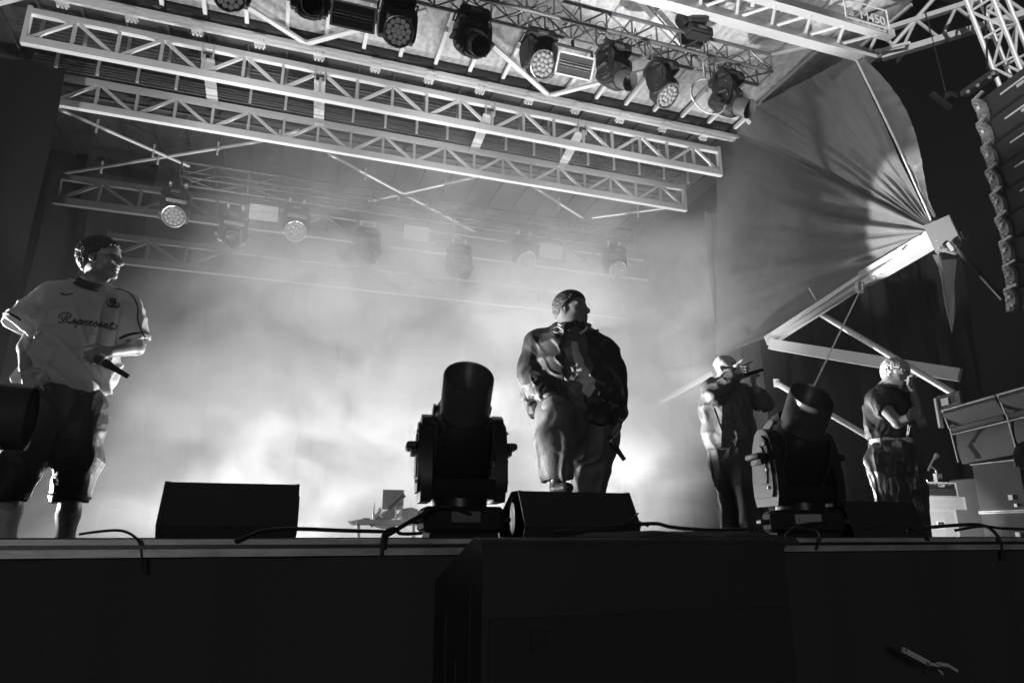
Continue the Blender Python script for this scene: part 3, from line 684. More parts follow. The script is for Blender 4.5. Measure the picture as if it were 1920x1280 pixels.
q = MB(); q.tube([(-.05, 0, -.24), (.16, -.05, -.18), (.34, -.1, -.02)], .014, 6); q.tube([(-.12, 0, -.2), (.10, -.05, -.26)], .03, 8); q.tube([(-.06, -.1, -.16), (-.02, -.12, -.27)], .035, 8); q.build('winch_parts', STEEL, eb)
lb = thing('lower_beam', 'bright aluminium beam running right behind the blond man', 'beam', aty(1445, 645, 8.9))
rod('beam_body', aty(1445, 645, 8.9), aty(1800, 703, 6.4), (.10, .17), ALU, lb, True)
for a, b, ya, yb, r_, lab in (((1528, 582), (1806, 748), 8.3, 6.2, .045, 'dim round brace tube sloping down behind the lower beam'), ((1456, 718), (1640, 825), 8.3, 7.2, .04, 'dim short brace tube behind the right hand moving light'), ((1770, 440), (1880, 560), 5.9, 5.6, .03, 'thin dark brace tube right of the tent corner'), ((1240, 752), (1335, 700), 11.2, 10.4, .045, 'faint brace tube in the haze left of the pointing man')):
    A = aty(*a, ya); tt = thing('brace_tube', lab, 'brace', A); rod('tube', A, aty(*b, yb), r_, ALU2 if r_ > .03 else BLKM, tt); rod('end_plate', A-Vector((.0, .0, .06)), A+Vector((.0, .0, .06)), (.09, .03), ALU2, tt, True)
q = MB(); q.tube([aty(1611, 548, 7.2), aty(1524, 728, 6.6)], .011, 6); tag(q.build('stay_wire', STEEL), 'thin taut steel wire falling from the aluminium beam to the right moving light', 'wire')

# masking behind the right side, kept dark
q = wavy('m', aty(1450, 900, 11.0).x, 15, 11.0, FL, 9.0, .08, .8, DARKCLOTH, seed=9); tag(q.build('masking_cloth', PVCD), 'dark masking cloth behind the open right side of the stage', 'drape')

# line array
la = thing('line_array_frame', 'metal top frame holding the curved loudspeaker array at the right edge', 'frame', atx(1840, 160, 7.7))
b0 = Vector(la.location)
q = MB(); q.bar(atx(1806, 178, 7.7)-b0, atx(1866, 136, 7.7)-b0, .10, .07); q.bar(atx(1806, 178, 7.9)-b0, atx(1866, 136, 7.9)-b0, .06, .07); q.build('frame_bar', BLKM, la)
for pp in ((1815, 172), (1833, 160), (1856, 145), (1862, 138)): q = MB(); q.tube([atx(*pp, 7.60)-b0, atx(*pp, 7.72)-b0], .022, 8); q.build('frame_bolt', STEEL, la)
q = MB(); q.tube([atx(1852, 130, 7.75)-b0, atx(1845, -20, 7.75)-b0], .012, 6); q.build('lifting_chain', BLKM, la)
lft = [(1826, 192), (1834, 236), (1843, 280), (1851, 324), (1860, 368), (1869, 412), (1877, 456), (1884, 500), (1886, 544), (1880, 586)]
RIG = mat('worn rigging plate', .26, .45, .3, var=.6, scale=9, bump=.3)
for k in range(9):
    a0, a1 = Vector(atx(*lft[k], 7.7)), Vector(atx(*lft[k+1], 7.7))
    s_ = Vector((0, -1, 0)); drop = (a1-a0); rolly = drop.normalized()
    yv = Vector((0, -math.cos(.22), math.sin(.22)*(.6 if k < 6 else -.1*(k-6)))).normalized()
    zv = (-rolly-yv*(-rolly).dot(yv)).normalized(); xv = yv.cross(zv)
    if xv.x < 0: xv = -xv
    M3 = Matrix((xv, yv, zv)).transposed(); h = drop.length
    t = thing('array_speaker', ['topmost', 'second', 'third', 'fourth', 'fifth', 'sixth', 'seventh', 'eighth', 'lowest'][k]+' loudspeaker cabinet of the curved hanging array at the right edge', 'speaker', a0, 'loudspeakers of the hanging line array')
    W = 1.0
    q = MB(); q.box(M3 @ Vector((.22, W/2, -h/2)), (.36, W-.1, h*.94), M3); q.build('cabinet', PAINT, t)
    q = MB(); q.box(M3 @ Vector((.03, W/2, -h/2)), (.02, W-.26, h*.86), M3); q.build('grille', GRILLE, t)
    for yy, nm in ((.03, 'rigging_plate'), (W-.05, 'rigging_plate')):
        pr = [(yy-.045, -h*.02), (yy+.035, -h*.0), (yy+.055, -h*.15), (yy+.075, -h*.3), (yy+.078, -h*.5), (yy+.065, -h*.75), (yy+.035, -h*.98), (yy-.045, -h*1.0), (yy-.03, -h*.5)]
        q = MB(); q.prism(pr, -.03, .05, M3); q.build(nm, RIG, t)
    q = MB()
    for dy, dz in ((0, -.06), (.03, -.10), (-.01, -h*.5), (.04, -h+.05), (0, -h+.03)): q.tube([M3 @ Vector((-.05, .03+dy, dz)), M3 @ Vector((-.02, .03+dy, dz))], .015, 6)
    q.bar(M3 @ Vector((-.04, .01, -.01)), M3 @ Vector((-.04, .16, .02)), .03, .03); q.build('rigging_pin', STEEL, t)['kind'] = 'stuff'
    q = MB(); q.box(M3 @ Vector((.012, W*.5, -h*.42)), (.012, .42, .016), M3); q.build('trim_strip', WHITE, t)
    q = MB(); q.box(M3 @ Vector((.012, W*.52, -h*.56)), (.012, .09, .035), M3); q.build('badge', ALU2, t)
    q = MB(); q.box(M3 @ Vector((-.036, .04, -h*.42)), (.01, .028, .05), M3); q.box(M3 @ Vector((-.042, .04, -h*.42)), (.004, .012, .03), M3); q.build('number_tag', WHITE, t)
# small aiming gear left of the array
g = aty(1765, 190, 5.6); q = MB(); q.box(g, (.34, .06, .05), Matrix.Rotation(.5, 3, 'Y')); q.box(g+Vector((.2, 0, .12)), (.14, .08, .08)); q.tube([g+Vector((.12, 0, .1)), aty(1735, 20, 5.6)], .006, 5)
tag(q.build('rigging_gear', BLKM), 'small dark rigging bar on a thin wire left of the hanging array', 'rigging')

# side-fill stack
SF = aty(1838, 992, 5.6)
rz = -PI/2-.10
names = [('lowest side fill cabinet resting on the deck at the far right', 0, .37, 0), ('side fill cabinet with a small white badge under the two curved speakers', .37, .52, .0)]
for k, (lab, z0, h, dx) in enumerate(names):
    t = thing('side_fill_cabinet', lab, 'speaker', (SF.x-.10*k*0+.03, SF.y, FL+z0), 'stacked side fill cabinets', rot=(0, .0, rz))
    q = MB(); q.box((.75, .4, h/2), (1.5, .8, h-.02), ch=.02); q.build('cabinet', PAINT, t)
    q = MB(); q.box((.75, -.006, h/2), (1.42, .012, h-.08)); q.build('grille', GRILLE, t)
    for zz in (.004, h-.014): q = MB(); q.box((.75, .0, zz+.005), (1.5, .02, .012)); q.build('edge_trim', LEDGE, t)
    q = MB(); q.box((-.0, .4, h/2), (.012, .7, h-.03)); q.build('end_panel', RIG if 0 else BLKM, t)
    q = MB(); q.box((.42, -.018, .14), (.05, .008, .05)); q.build('badge', WHITE, t); q = MB(); q.box((.46, -.018, .06), (.03, .008, .03)); q.build('socket', STEEL, t)
for k, (off, lab) in enumerate(((0, 'left curved speaker on top of the side fill stack'), (.72, 'right curved speaker on top of the side fill stack'))):
    t = thing('curved_speaker', lab, 'speaker', (SF.x+.0, SF.y+.1, FL+.895), 'curved speakers on the side fill stack', rot=(0, -.06, rz))
    pr = [(.55, 0), (.02, 0), (.0, .18), (.03, .34), (-.03, .42), (-.10, .56), (-.06, .63), (.55, .63)]
    q = MB(); q.prism(pr, off+.01, off+.70); q.build('cabinet', PAINT, t)
    q = MB(); q.prism([(.012, .33), (-.035, .355), (-.045, .40), (-.02, .42)], off+.02, off+.69); q.build('lower_lip', mat('glossy black lip %d' % k, .03, .2, coat=.6), t)
    q = MB(); q.bar((off+.01, -.10, .60), (off+.7, -.10, .60), .02, .014); q.bar((off+.01, -.015, .335), (off+.7, -.015, .335), .015, .012); q.bar((off+.012, -.03, .02), (off+.012, -.04, .40), .012, .012); q.bar((off+.012, -.05, .40), (off+.012, -.09, .60), .012, .012); q.build('edge_trim', LEDGE, t)
t = thing('corner_lamp', 'small square lamp on a bracket at the top left of the speaker stack', 'lamp', (SF.x-.05, SF.y+.12, FL+1.49), rot=(0, 0, rz))
q = MB(); q.box((.06, .06, .1), (.34, .12, .2), ch=.015); q.build('housing', GREYP2, t); q = MB(); q.box((.02, -.01, .11), (.10, .012, .08)); q.build('lamp_face', CASEW, t); q = MB(); q.box((-.10, .0, .0), (.03, .05, .34)); q.build('bracket', ALU2, t)
hc = thing('white_hand_lamp', 'white curved clip lamp at the right edge above the speakers', 'lamp', aty(1915, 757, 4.9))
q = MB(); q.tube([(-.08, 0, .06), (-.10, 0, 0), (-.05, 0, -.05), (.05, 0, -.03), (.2, 0, 0)], .028, 8); q.tube([(-.08, 0, .07), (.2, 0, .10)], .02, 8); q.build('bracket', CASEW, hc); q = MB(); q.box((.05, 0, .03), (.10, .04, .05)); q.build('lamp_body', ALU2, hc)

# white cases, amplifier, microphone on top
CY = 6.3
def case(name, l, r, b, tp, d, m, lab, cat, group=None):
    A, B = aty(l, b, CY), aty(r, b, CY); zt = aty(l, tp, CY).z; t = thing(name, lab, cat, ((A.x+B.x)/2, CY+d/2, A.z), group)
    w_ = B.x-A.x; h = zt-A.z
    q = MB(); q.box((0, 0, h/2), (w_, d, h), ch=.008); q.build('case_body', m, t)
    for s in (-1, 1):
        q = MB(); q.box((s*(w_/2-.01), -d/2-.002, h/2), (.022, .012, h)); q.build('edge_profile', ALU, t)
    q = MB(); q.box((0, -d/2-.004, h*.97), (w_, .012, .016)); q.box((0, -d/2-.004, h*.03), (w_, .012, .012)); q.build('rim_profile', ALU, t)
    return t, w_, h, d
za = FL
t, w_, h, d = case('flight_case', 1734, 1800, 1008, 954, .5, CASEW, 'white flight case on the deck, lowest of the stack right of the blond man', 'case', 'white cases right of the blond man')
q = MB(); q.box((0, -d/2-.008, h*.45), (.13, .01, .10), ch=.004); q.build('case_label', WHITE, t); q = MB(); q.box((0, -d/2-.015, h*.45), (.09, .006, .065)); q.build('latch_dish', GREYP2, t); q = MB(); q.box((0, -d/2-.02, h*.45), (.04, .006, .03)); q.build('latch', STEEL, t)
t, w_, h, d = case('flight_case', 1732, 1812, 954, 930, .5, CASEW, 'flat white case lying between the amplifier and the lowest white case', 'case', 'white cases right of the blond man')
t, w_, h, d = case('amplifier_head', 1733, 1796, 930, 903, .35, BLKM, 'black amplifier head with a pale maker badge on the flat white case', 'amplifier')
q = MB(); q.box((0, -d/2-.006, h*.32), (w_*.9, .01, h*.5)); q.build('speaker_cloth', GRILLE, t)
text_mesh('CLB', .055, WHITE, 'maker_badge', t, (-.03, -d/2-.012, h*.68))
q = MB()
for k in range(7): q.tube([(-.2+k*.06, -d/2-.02, h*.86), (-.2+k*.06, -d/2, h*.86)], .008, 6)
q.build('knob', STEEL, t)
A = aty(1738, 903, CY); q = MB(); q.lathe([(0, .0), (.05, .0), (.05, .02), (.0, .03)], 14, None, (A.x+.05, CY+.1, A.z+.01)); tag(q.build('pilot_lamp', emis('pilot lamp glow', .9, 3.)), 'small bright round lamp on the left end of the amplifier', 'lamp')
mp_ = aty(1760, 903, CY+.15); q = MB(); q.tube([mp_, mp_+Vector((-.01, 0, .14)), mp_+Vector((-.10, 0, .20))], .010, 8); q.lathe([(0, -.03), (.016, -.03), (.02, .0), (.03, .03), (.03, .05), (.0, .07)], 14, Matrix.Rotation(-.9, 3, 'Y').inverted(), mp_+Vector((.01, 0, .30)))
q.tube([mp_+Vector((-.14, 0, .14)), mp_+Vector((-.02, 0, .28))], .012, 8); q.box(mp_+Vector((0, 0, .05)), (.09, .05, .10)); tag(q.build('desk_microphone', STEEL), 'small microphone on a short stand above the amplifier', 'microphone')
A = aty(1800, 985, CY+.2)
q = MB()
for k in range(6):
    x = A.x+.02+k*.035; q.tube([(x, CY-.1+.02*k, EYE+.35), (x+.04*math.sin(k), CY-.14, EYE+.2), (x-.03+.05*math.cos(k*2), CY-.1, EYE), (x+.05, CY-.2, FL)], .011, 6)
tag(q.build('cable_bundle', RUB), 'bundle of dark cables hanging between the white cases and the cabinets', 'cables')
q = MB(); q.box(aty(1840, 945, CY+.4)+Vector((0, 0, -.1)), (.4, .5, .85), ch=.02); tag(q.build('equipment_rack', BLKM), 'black equipment rack right behind the white cases', 'rack')

# things upstage in the haze by the central moving light
DY = 9.3
def hz(u, v, y=DY): return aty(u, v, y)
dk = thing('keyboard_table', 'low white table with draped pale cloths in the haze left of the central moving light', 'table', hz(720, 990))
b0 = Vector(dk.location)
q = MB(); q.bar(hz(665, 978)-b0, hz(790, 978)-b0, .5, .05); q.build('table_top', CASEW, dk)
for uu in (672, 775): q = MB(); q.bar(hz(uu, 980)-b0, hz(uu, 1015)-b0, .04, .04); q.build('leg', ALU2, dk)
def clothheap(pts, y, lab, nm='draped_cloth', m=CASEW, dep=.35):
    P0 = hz(*pts[0], y); q = MB(); poly = [(hz(a, b, y)-P0) for a, b in pts]; n = len(poly)
    fr = [Vector((p.x, -dep*.2, p.z)) for p in poly]; bk = [Vector((p.x*.95, dep*.8, p.z*.96)) for p in poly]
    q.add(fr+bk, [tuple(range(n)), tuple(range(2*n-1, n-1, -1))]+[(i, (i+1) % n, n+(i+1) % n, n+i) for i in range(n)])
    return tag(q.build(nm, m, loc=P0), lab, 'cloth', 'pale cloths on the low table in the haze')
GC = mat('pale grey cloth', .3, .8, var=.2, scale=3, bump=.3)
clothheap([(655, 976), (672, 976), (686, 970), (692, 972), (700, 978), (690, 984), (664, 984)], DY, 'small pale cloth heap at the left end of the low table', m=GC)
clothheap([(700, 984), (712, 971), (722, 968), (738, 976), (748, 984), (724, 992)], DY, 'largest pale cloth heap in the middle of the low table', m=GC)
clothheap([(712, 966), (724, 956), (740, 955), (742, 972), (730, 972)], DY+.2, 'pale cloth rising behind the middle of the low table', m=GC)
clothheap([(755, 975), (756, 953), (770, 951), (782, 955), (784, 985), (752, 985)], DY+.1, 'upright pale cloth at the right end of the low table', m=GC)
q = MB(); a = hz(727, 953); q.box(a+Vector((.08, .1, .12)), (.28, .03, .26)); tag(q.build('music_panel', GC), 'square pale panel standing behind the low table in the haze', 'panel')
for a, b, lab in (((727, 953), (758, 927), 'short dark boom pole crossing the pale panel'), ((694, 985), (713, 970), 'short dark pole leaning on the low table')):
    q = MB(); q.tube([hz(*a, DY-.1), hz(*b, DY-.1)], .035, 8); tag(q.build('boom_pole', BLKM), lab, 'pole', 'dark poles at the low table')
for uu, lab in ((742, 'left thin microphone stand in the haze'), (752, 'right thin microphone stand in the haze')):
    q = MB(); q.tube([hz(uu, 985), hz(uu, 952)], .012, 6); q.lathe([(0, -.03), (.03, -.02), (.03, .02), (0, .03)], 10, None, hz(uu, 950)); tag(q.build('microphone_stand', STEEL), lab, 'microphone stand', 'microphone stands at the low table')
for pts, lab in (([(700, 972), (699, 962), (703, 940), (702, 962), (706, 963), (712, 950), (716, 957), (707, 970)], 'curved shiny plate sticking up at the left of the low table'), ([(745, 964), (755, 955), (754, 964), (743, 974)], 'small shiny angular plate at the right of the low table')):
    o = clothheap(pts, DY-.05, lab, 'shiny_plate', ALU, .06); o['category'] = 'plate'; o['group'] = 'shiny plates at the low table'

# ================================================================ PEOPLE (signed distance bodies meshed by surface nets)
def vn(p, seed=0):
    p = np.asarray(p, np.float32)+np.float32(seed*17.31); i = np.floor(p).astype(np.int64); f_ = p-i; f_ = f_*f_*(3-2*f_)
    def hsh(a, b, c):
        n = (a*73856093) ^ (b*19349663) ^ (c*83492791); n = (n ^ (n >> 13))*1274126177; n = n ^ (n >> 16)
        return ((n & 0xffff).astype(np.float32)/32767.5)-1
    r = 0
    for a in (0, 1):
        for b in (0, 1):
            for c in (0, 1):
                w_ = (f_[:, 0] if a else 1-f_[:, 0])*(f_[:, 1] if b else 1-f_[:, 1])*(f_[:, 2] if c else 1-f_[:, 2])
                r = r+w_*hsh(i[:, 0]+a, i[:, 1]+b, i[:, 2]+c)
    return r
A3 = lambda v: np.array(v, np.float32)
class SDF:
    def __init__(s, lo, hi, vox):
        s.lo = A3(lo); s.v = vox; s.n = np.ceil((A3(hi)-s.lo)/vox).astype(int)+1; s.F = np.full(s.n, 1., np.float32)
    def region(s, lo, hi):
        a = np.clip(np.floor((A3(lo)-s.lo)/s.v).astype(int), 0, s.n-1); b = np.clip(np.ceil((A3(hi)-s.lo)/s.v).astype(int)+1, 0, s.n)
        if (b <= a).any(): return None, None
        sl = tuple(slice(x, y) for x, y in zip(a, b))
        g = np.meshgrid(*[s.lo[k]+s.v*np.arange(a[k], b[k], dtype=np.float32) for k in range(3)], indexing='ij', sparse=True)
        return sl, g
    def put(s, sl, d, k, mode):
        F = s.F[sl]
        if mode == 'add':
            h = np.clip(.5+.5*(F-d)/k, 0, 1); s.F[sl] = F+(d-F)*h-k*h*(1-h)
        else:
            d = -d; h = np.clip(.5-.5*(F-d)/k, 0, 1); s.F[sl] = F+(d-F)*h+k*h*(1-h)
    def cone(s, a, b, ra, rb, k=.02, flat=None, mode='add'):
        a, b = A3(a), A3(b); pad = max(ra, rb)+k+3*s.v
        sl, g = s.region(np.minimum(a, b)-pad, np.maximum(a, b)+pad)
        if sl is None: return s
        ab = b-a; P_ = [g[i]-a[i] for i in range(3)]; q = 1.
        if flat is not None:
            ax, q = A3(flat[0]), flat[1]; dp = sum(P_[i]*ax[i] for i in range(3))*(1/q-1); P_ = [P_[i]+dp*ax[i] for i in range(3)]
            ab = ab+ax*(ab@ax)*(1/q-1)
        t = np.clip(sum(P_[i]*ab[i] for i in range(3))/max(1e-8, float(ab@ab)), 0, 1)
        d = np.sqrt(sum((P_[i]-t*ab[i])**2 for i in range(3)))-(ra+(rb-ra)*t)
        s.put(sl, d*(1 if q >= 1 else (q*.5+.5)), k, mode); return s
    def ell(s, c, r, M=None, k=.015, mode='add'):
        c = A3(c); pad = max(r)+k+3*s.v; sl, g = s.region(c-pad, c+pad)
        if sl is None: return s
        P_ = [g[i]-c[i] for i in range(3)]
        if M is not None: P_ = [sum(P_[i]*float(M[j][i]) for i in range(3)) for j in range(3)]
        k0 = np.sqrt(sum((P_[i]/r[i])**2 for i in range(3)))+1e-6; k1 = np.sqrt(sum((P_[i]/r[i]**2)**2 for i in range(3)))+1e-6
        s.put(sl, k0*(k0-1)/k1, k, mode); return s
    def chain(s, pts, rs, k=.02, flat=None):
        for i in range(len(pts)-1): s.cone(pts[i], pts[i+1], rs[i], rs[i+1], k, flat)
        return s
    def plane(s, p, n_, k=.004):     # keep what lies behind the plane
        p, n_ = A3(p), A3(n_); n_ = n_/np.linalg.norm(n_)
        g = np.meshgrid(*[s.lo[q]+s.v*np.arange(s.n[q], dtype=np.float32)-p[q] for q in range(3)], indexing='ij', sparse=True)
        s.F = np.maximum(s.F, sum(g[i]*n_[i] for i in range(3))); return s
    def mesh(s):
        F = s.F; S = F < 0; n = np.array(F.shape)
        c = [S[x:n[0]-1+x, y:n[1]-1+y, z:n[2]-1+z] for x in (0, 1) for y in (0, 1) for z in (0, 1)]
        cnt = sum(q.astype(np.int8) for q in c); act = (cnt > 0) & (cnt < 8); I = np.argwhere(act)
        idx = np.full(act.shape, -1, np.int64); idx[tuple(I.T)] = np.arange(len(I))
        acc = np.zeros((len(I), 3), np.float32); w_ = np.zeros(len(I), np.float32)
        cor = [(x, y, z) for x in (0, 1) for y in (0, 1) for z in (0, 1)]
        for p in range(8):
            for q in range(p+1, 8):
                if sum(abs(a-b) for a, b in zip(cor[p], cor[q])) != 1: continue
                ia, ib = I+cor[p], I+cor[q]; fa, fb = F[tuple(ia.T)], F[tuple(ib.T)]; m = (fa < 0) != (fb < 0)
                t = np.where(m, fa/(fa-fb+1e-12), 0)[:, None]; acc += np.where(m[:, None], ia+(ib-ia)*t, 0); w_ += m
        V = acc/w_[:, None]*s.v+s.lo; Q = []
        for ax in range(3):
            o = [0, 0, 0]; o[ax] = 1; u_, v_ = [i for i in range(3) if i != ax]
            lo_ = [slice(1, n[i]-1) for i in range(3)]; lo_[ax] = slice(0, n[ax]-1); hi_ = list(lo_); hi_[ax] = slice(1, n[ax])
            a, b = S[tuple(lo_)], S[tuple(hi_)]; E_ = np.argwhere(a != b); 
            if not len(E_): continue
            st = a[tuple(E_.T)]; base = E_.copy(); base[:, u_] += 1; base[:, v_] += 1
            def at(du, dv): z = base.copy(); z[:, u_] += du; z[:, v_] += dv; return idx[tuple(z.T)]
            q = np.stack([at(-1, -1), at(0, -1), at(0, 0), at(-1, 0)], 1)
            flip = st if ax != 1 else ~st
            q[~flip] = q[~flip][:, ::-1]; Q.append(q)
        Q = np.concatenate(Q); return V, Q[(Q >= 0).all(1)]
def vnormals(V, Q):
    a, b, c, d = (V[Q[:, i]] for i in range(4)); fn = np.cross(c-a, d-b); N = np.zeros_like(V)
    for i in range(4): np.add.at(N, Q[:, i], fn)
    return N/(np.linalg.norm(N, axis=1, keepdims=True)+1e-9)
def relax(V, Q, it=1):
    for _ in range(it):
        A_ = np.zeros_like(V); c = np.zeros(len(V), np.float32)
        for i in range(4):
            j = (i+1) % 4; np.add.at(A_, Q[:, i], V[Q[:, j]]); np.add.at(A_, Q[:, j], V[Q[:, i]]); np.add.at(c, Q[:, i], 1); np.add.at(c, Q[:, j], 1)
        V = V*.4+.6*A_/c[:, None]
    return V
def mesh_np(name, V, Q, m):
    me = bpy.data.meshes.new(name); me.vertices.add(len(V)); me.vertices.foreach_set('co', V.astype(np.float32).ravel())
    me.loops.add(len(Q)*4); me.loops.foreach_set('vertex_index', Q.astype(np.int32).ravel())
    me.polygons.add(len(Q)); me.polygons.foreach_set('loop_start', np.arange(0, len(Q)*4, 4, dtype=np.int32)); me.polygons.foreach_set('loop_total', np.full(len(Q), 4, np.int32))
    me.polygons.foreach_set('use_smooth', [True]*len(Q)); me.update(calc_edges=True); me.validate(); me.materials.append(m); return me
def skin_of(S, name, m, parent, disp=None, org=None, sm=1, label=None):
    V, Q = S.mesh(); V = relax(V, Q, sm)
    if disp is not None: V = V+vnormals(V, Q)*disp(V)[:, None]
    me = mesh_np(name, V-A3(org), Q, m); o = link(name, me, None, parent, label=label); return o, V, Q

class Person:
    def __init__(s, u, v, D):
        r = ray(u, v); s.vd = Vector((r.x, r.y, 0)).normalized(); s.vr = Vector((s.vd.y, -s.vd.x, 0)); s.D = D
    def J(s, u, v, d=0.): r = ray(u, v); return O3+r*((s.D+d)/r.dot(s.vd))
    def loc(s, V):       # array of world points -> right / away / up
        return np.stack([V @ A3(s.vr), V @ A3(s.vd), V[:, 2]], 1)
def basis(f_, u_):
    f_ = Vector(f_).normalized(); x = f_.cross(Vector(u_)).normalized(); z = x.cross(f_); return x, f_, z      # right, forward, up
def head(S, c, B, sc_=1., k=.012, nose=1., chin=1.):
    x, y, z = B; L = lambda a, b, d: c+(x*a+y*b+z*d)*sc_; M = [tuple(x), tuple(y), tuple(z)]; r = lambda *q: tuple(i*sc_ for i in q)
    S.ell(L(0, -.018, .040), r(.075, .096, .082), M, k)
    S.ell(L(0, .028, -.030), r(.060, .066, .086), M, .03)
    S.ell(L(0, .030, .045), r(.064, .062, .055), M, .02)
    for sgn in (-1, 1):
        S.ell(L(sgn*.040, .055, -.020), r(.022, .026, .026), M, .02); S.ell(L(sgn*.05, .01, -.065), r(.02, .035, .028), M, .03)
        S.ell(L(sgn*.030, .088, .012), r(.017, .016, .012), M, .01, 'sub')
        S.ell(L(sgn*.030, .073, .010), r(.0135, .0135, .0125), M, .003)
        S.cone(L(sgn*.012, .088, .032), L(sgn*.046, .074, .034), .009*sc_, .008*sc_, .012)
        e = .080
        S.ell(L(sgn*e, -.012, -.002), r(.009, .021, .034), M, .006); S.ell(L(sgn*(e+.008), -.006, .002), r(.008, .011, .018), M, .005, 'sub')
    S.ell(L(0, .078*chin, -.098), r(.024, .020, .019), M, .02)
    S.cone(L(0, .088, .026), L(0, .116*nose, -.018), .008*sc_, .012*sc_, .012); S.ell(L(0, .108*nose, -.026), r(.020, .014, .010), M, .008)
    S.ell(L(0, .092, -.052), r(.024, .011, .008), M, .006); S.ell(L(0, .090, -.068), r(.021, .011, .008), M, .008)
    S.ell(L(0, .104, -.060), r(.022, .012, .0028), M, .003, 'sub')
def hand(S, w_, dr, side, curl=(.3, .4, .4), thumb=.7, sc_=1., spread=.06, curls=None, k=.006):
    """wrist, direction of the fingers, direction from little finger to thumb; palm faces dir x side"""
    dr = Vector(dr).normalized(); side = Vector(side); side = (side-dr*side.dot(dr)).normalized(); pn = dr.cross(side).normalized()
    w_ = Vector(w_)
    S.cone(w_, w_+dr*.075*sc_, .024*sc_, .036*sc_, .015, (tuple(pn), .48)); S.cone(w_+dr*.03*sc_+side*.015*sc_, w_+dr*.075*sc_+side*.012*sc_, .022*sc_, .03*sc_, .012, (tuple(pn), .55))
    for i, (o, L) in enumerate(((.030, .070), (.010, .078), (-.010, .072), (-.029, .056))):
        p = w_+(dr*(.082-(abs(i-1)*.004))+side*o)*sc_; a = 0; d_ = (dr+side*(o*spread*20)).normalized(); cc = (curls[i] if curls else curl)
        S.cone(w_+(dr*.03+side*o*.5)*sc_, p, .012*sc_, .0105*sc_, .008)
        for j, q in enumerate((.45, .30, .25)):
            a += cc[j]; e = p+(d_*math.cos(a)+pn*math.sin(a))*L*q*1.12*sc_
            S.cone(p, e, (.0100-.0012*j)*sc_, (.0092-.0014*j)*sc_, k*.5); p = e
    p = w_+(dr*.020+side*.026)*sc_; d_ = (dr*.75+side*.8+pn*.35*thumb).normalized()
    e = p+d_*.042*sc_; S.cone(p, e, .015*sc_, .012*sc_, .01); d2 = (dr*.9+side*(.35-.3*thumb)+pn*.6*thumb).normalized(); g_ = e+d2*.032*sc_; S.cone(e, g_, .011*sc_, .0095*sc_, .004); S.cone(g_, g_+d2*.022*sc_, .0095*sc_, .008*sc_, .004)
SKIN = mat('light skin', .30, .40, 0, bump=.12, scale=160, var=.08, spec=.5)
SKIN2 = mat('deeper skin', .20, .40, 0, bump=.12, scale=160, var=.08)
HAIRD = mat('dark hair', .02, .38, 0, bump=.8, scale=120, var=.4)
HAIRB = mat('bleached curls', .5, .5, 0, bump=.6, scale=120, var=.25)
TEE = mat('thin white football cloth', .66, .55, 0, bump=.12, scale=300, trans=.28)
TRIM = mat('black shirt trim', .015, .7, 0)
PRINT = mat('black shirt print', .02, .6)
DENIM = mat('black coated denim', .014, .45, 0, bump=.3, scale=90, var=.2, spec=.25)
SOCK = mat('ribbed grey sock', .5, .9, 0, bump=.5, scale=220, stretch=(1, 1, .1))
SATIN = mat('black satin nylon', .028, .56, 0, bump=.12, scale=60, spec=.4)
SHIRT2 = mat('dark buttoned shirt', .11, .42, 0, bump=.3, scale=60)
SHIRT2B = mat('shiny button panel', .55, .38, 0, bump=.4, scale=40)  # pale cloth for the painted shirt highlight and the jacket emblem
TROU = mat('grey loose trousers', .11, .55, 0, bump=.25, scale=80, var=.2)
TROU3 = mat('charcoal trousers', .07, .62, 0, bump=.25, scale=80, var=.2)
JACK3 = mat('dark canvas jacket', .09, .6, 0, bump=.35, scale=110, var=.25)
TEE4 = mat('black jersey', .025, .6, 0, bump=.25, scale=110)
SILK4 = mat('dark shell trousers', .06, .32, 0, bump=.12, scale=60, spec=.7)
CAPM = mat('white cap cloth', .62, .8, 0, bump=.3, scale=120)
SHOE = mat('black leather', .03, .35)
MICM = mat('black microphone body', .02, .35, .3); MICG = mat('microphone grille', .10, .35, .8, bump=.8, scale=400)
GLASS = mat('dark sunglass lens', .01, .08, 0, coat=.6)

def ridge(L, fx, fy, fz, seed, warp=.6):
    q = np.stack([L[:, 0]*fx, L[:, 1]*fy, L[:, 2]*fz], 1); q = q+warp*vn(q*.45, seed+3)[:, None]
    return (1-np.abs(vn(q, seed)))**2-.45
def crease(L, f, seed, dz=.5):
    a = np.array([[.8, 0, .6], [0, 1, 0], [-.6, 0, .8]]); q = L@a*np.array([f, f, f*dz]); n = vn(q+.5*vn(q*.6, seed+1)[:, None], seed)
    q2 = L@a.T*np.array([f*1.3, f, f*dz]); m = vn(q2+.5*vn(q2*.6, seed+5)[:, None], seed+7)
    return np.exp(-(n*6)**2)*np.clip(vn(L*4, seed+9)+.5, 0, 1)+np.exp(-(m*7)**2)*np.clip(vn(L*4, seed+11)+.4, 0, 1)*.8
def pleat(L, f, seed):
    n = vn(np.stack([L[:, 0]*f+.6*vn(L*2, seed+2), L[:, 1]*f, L[:, 2]*f*.14], 1), seed)
    return np.exp(-(n*5)**2)
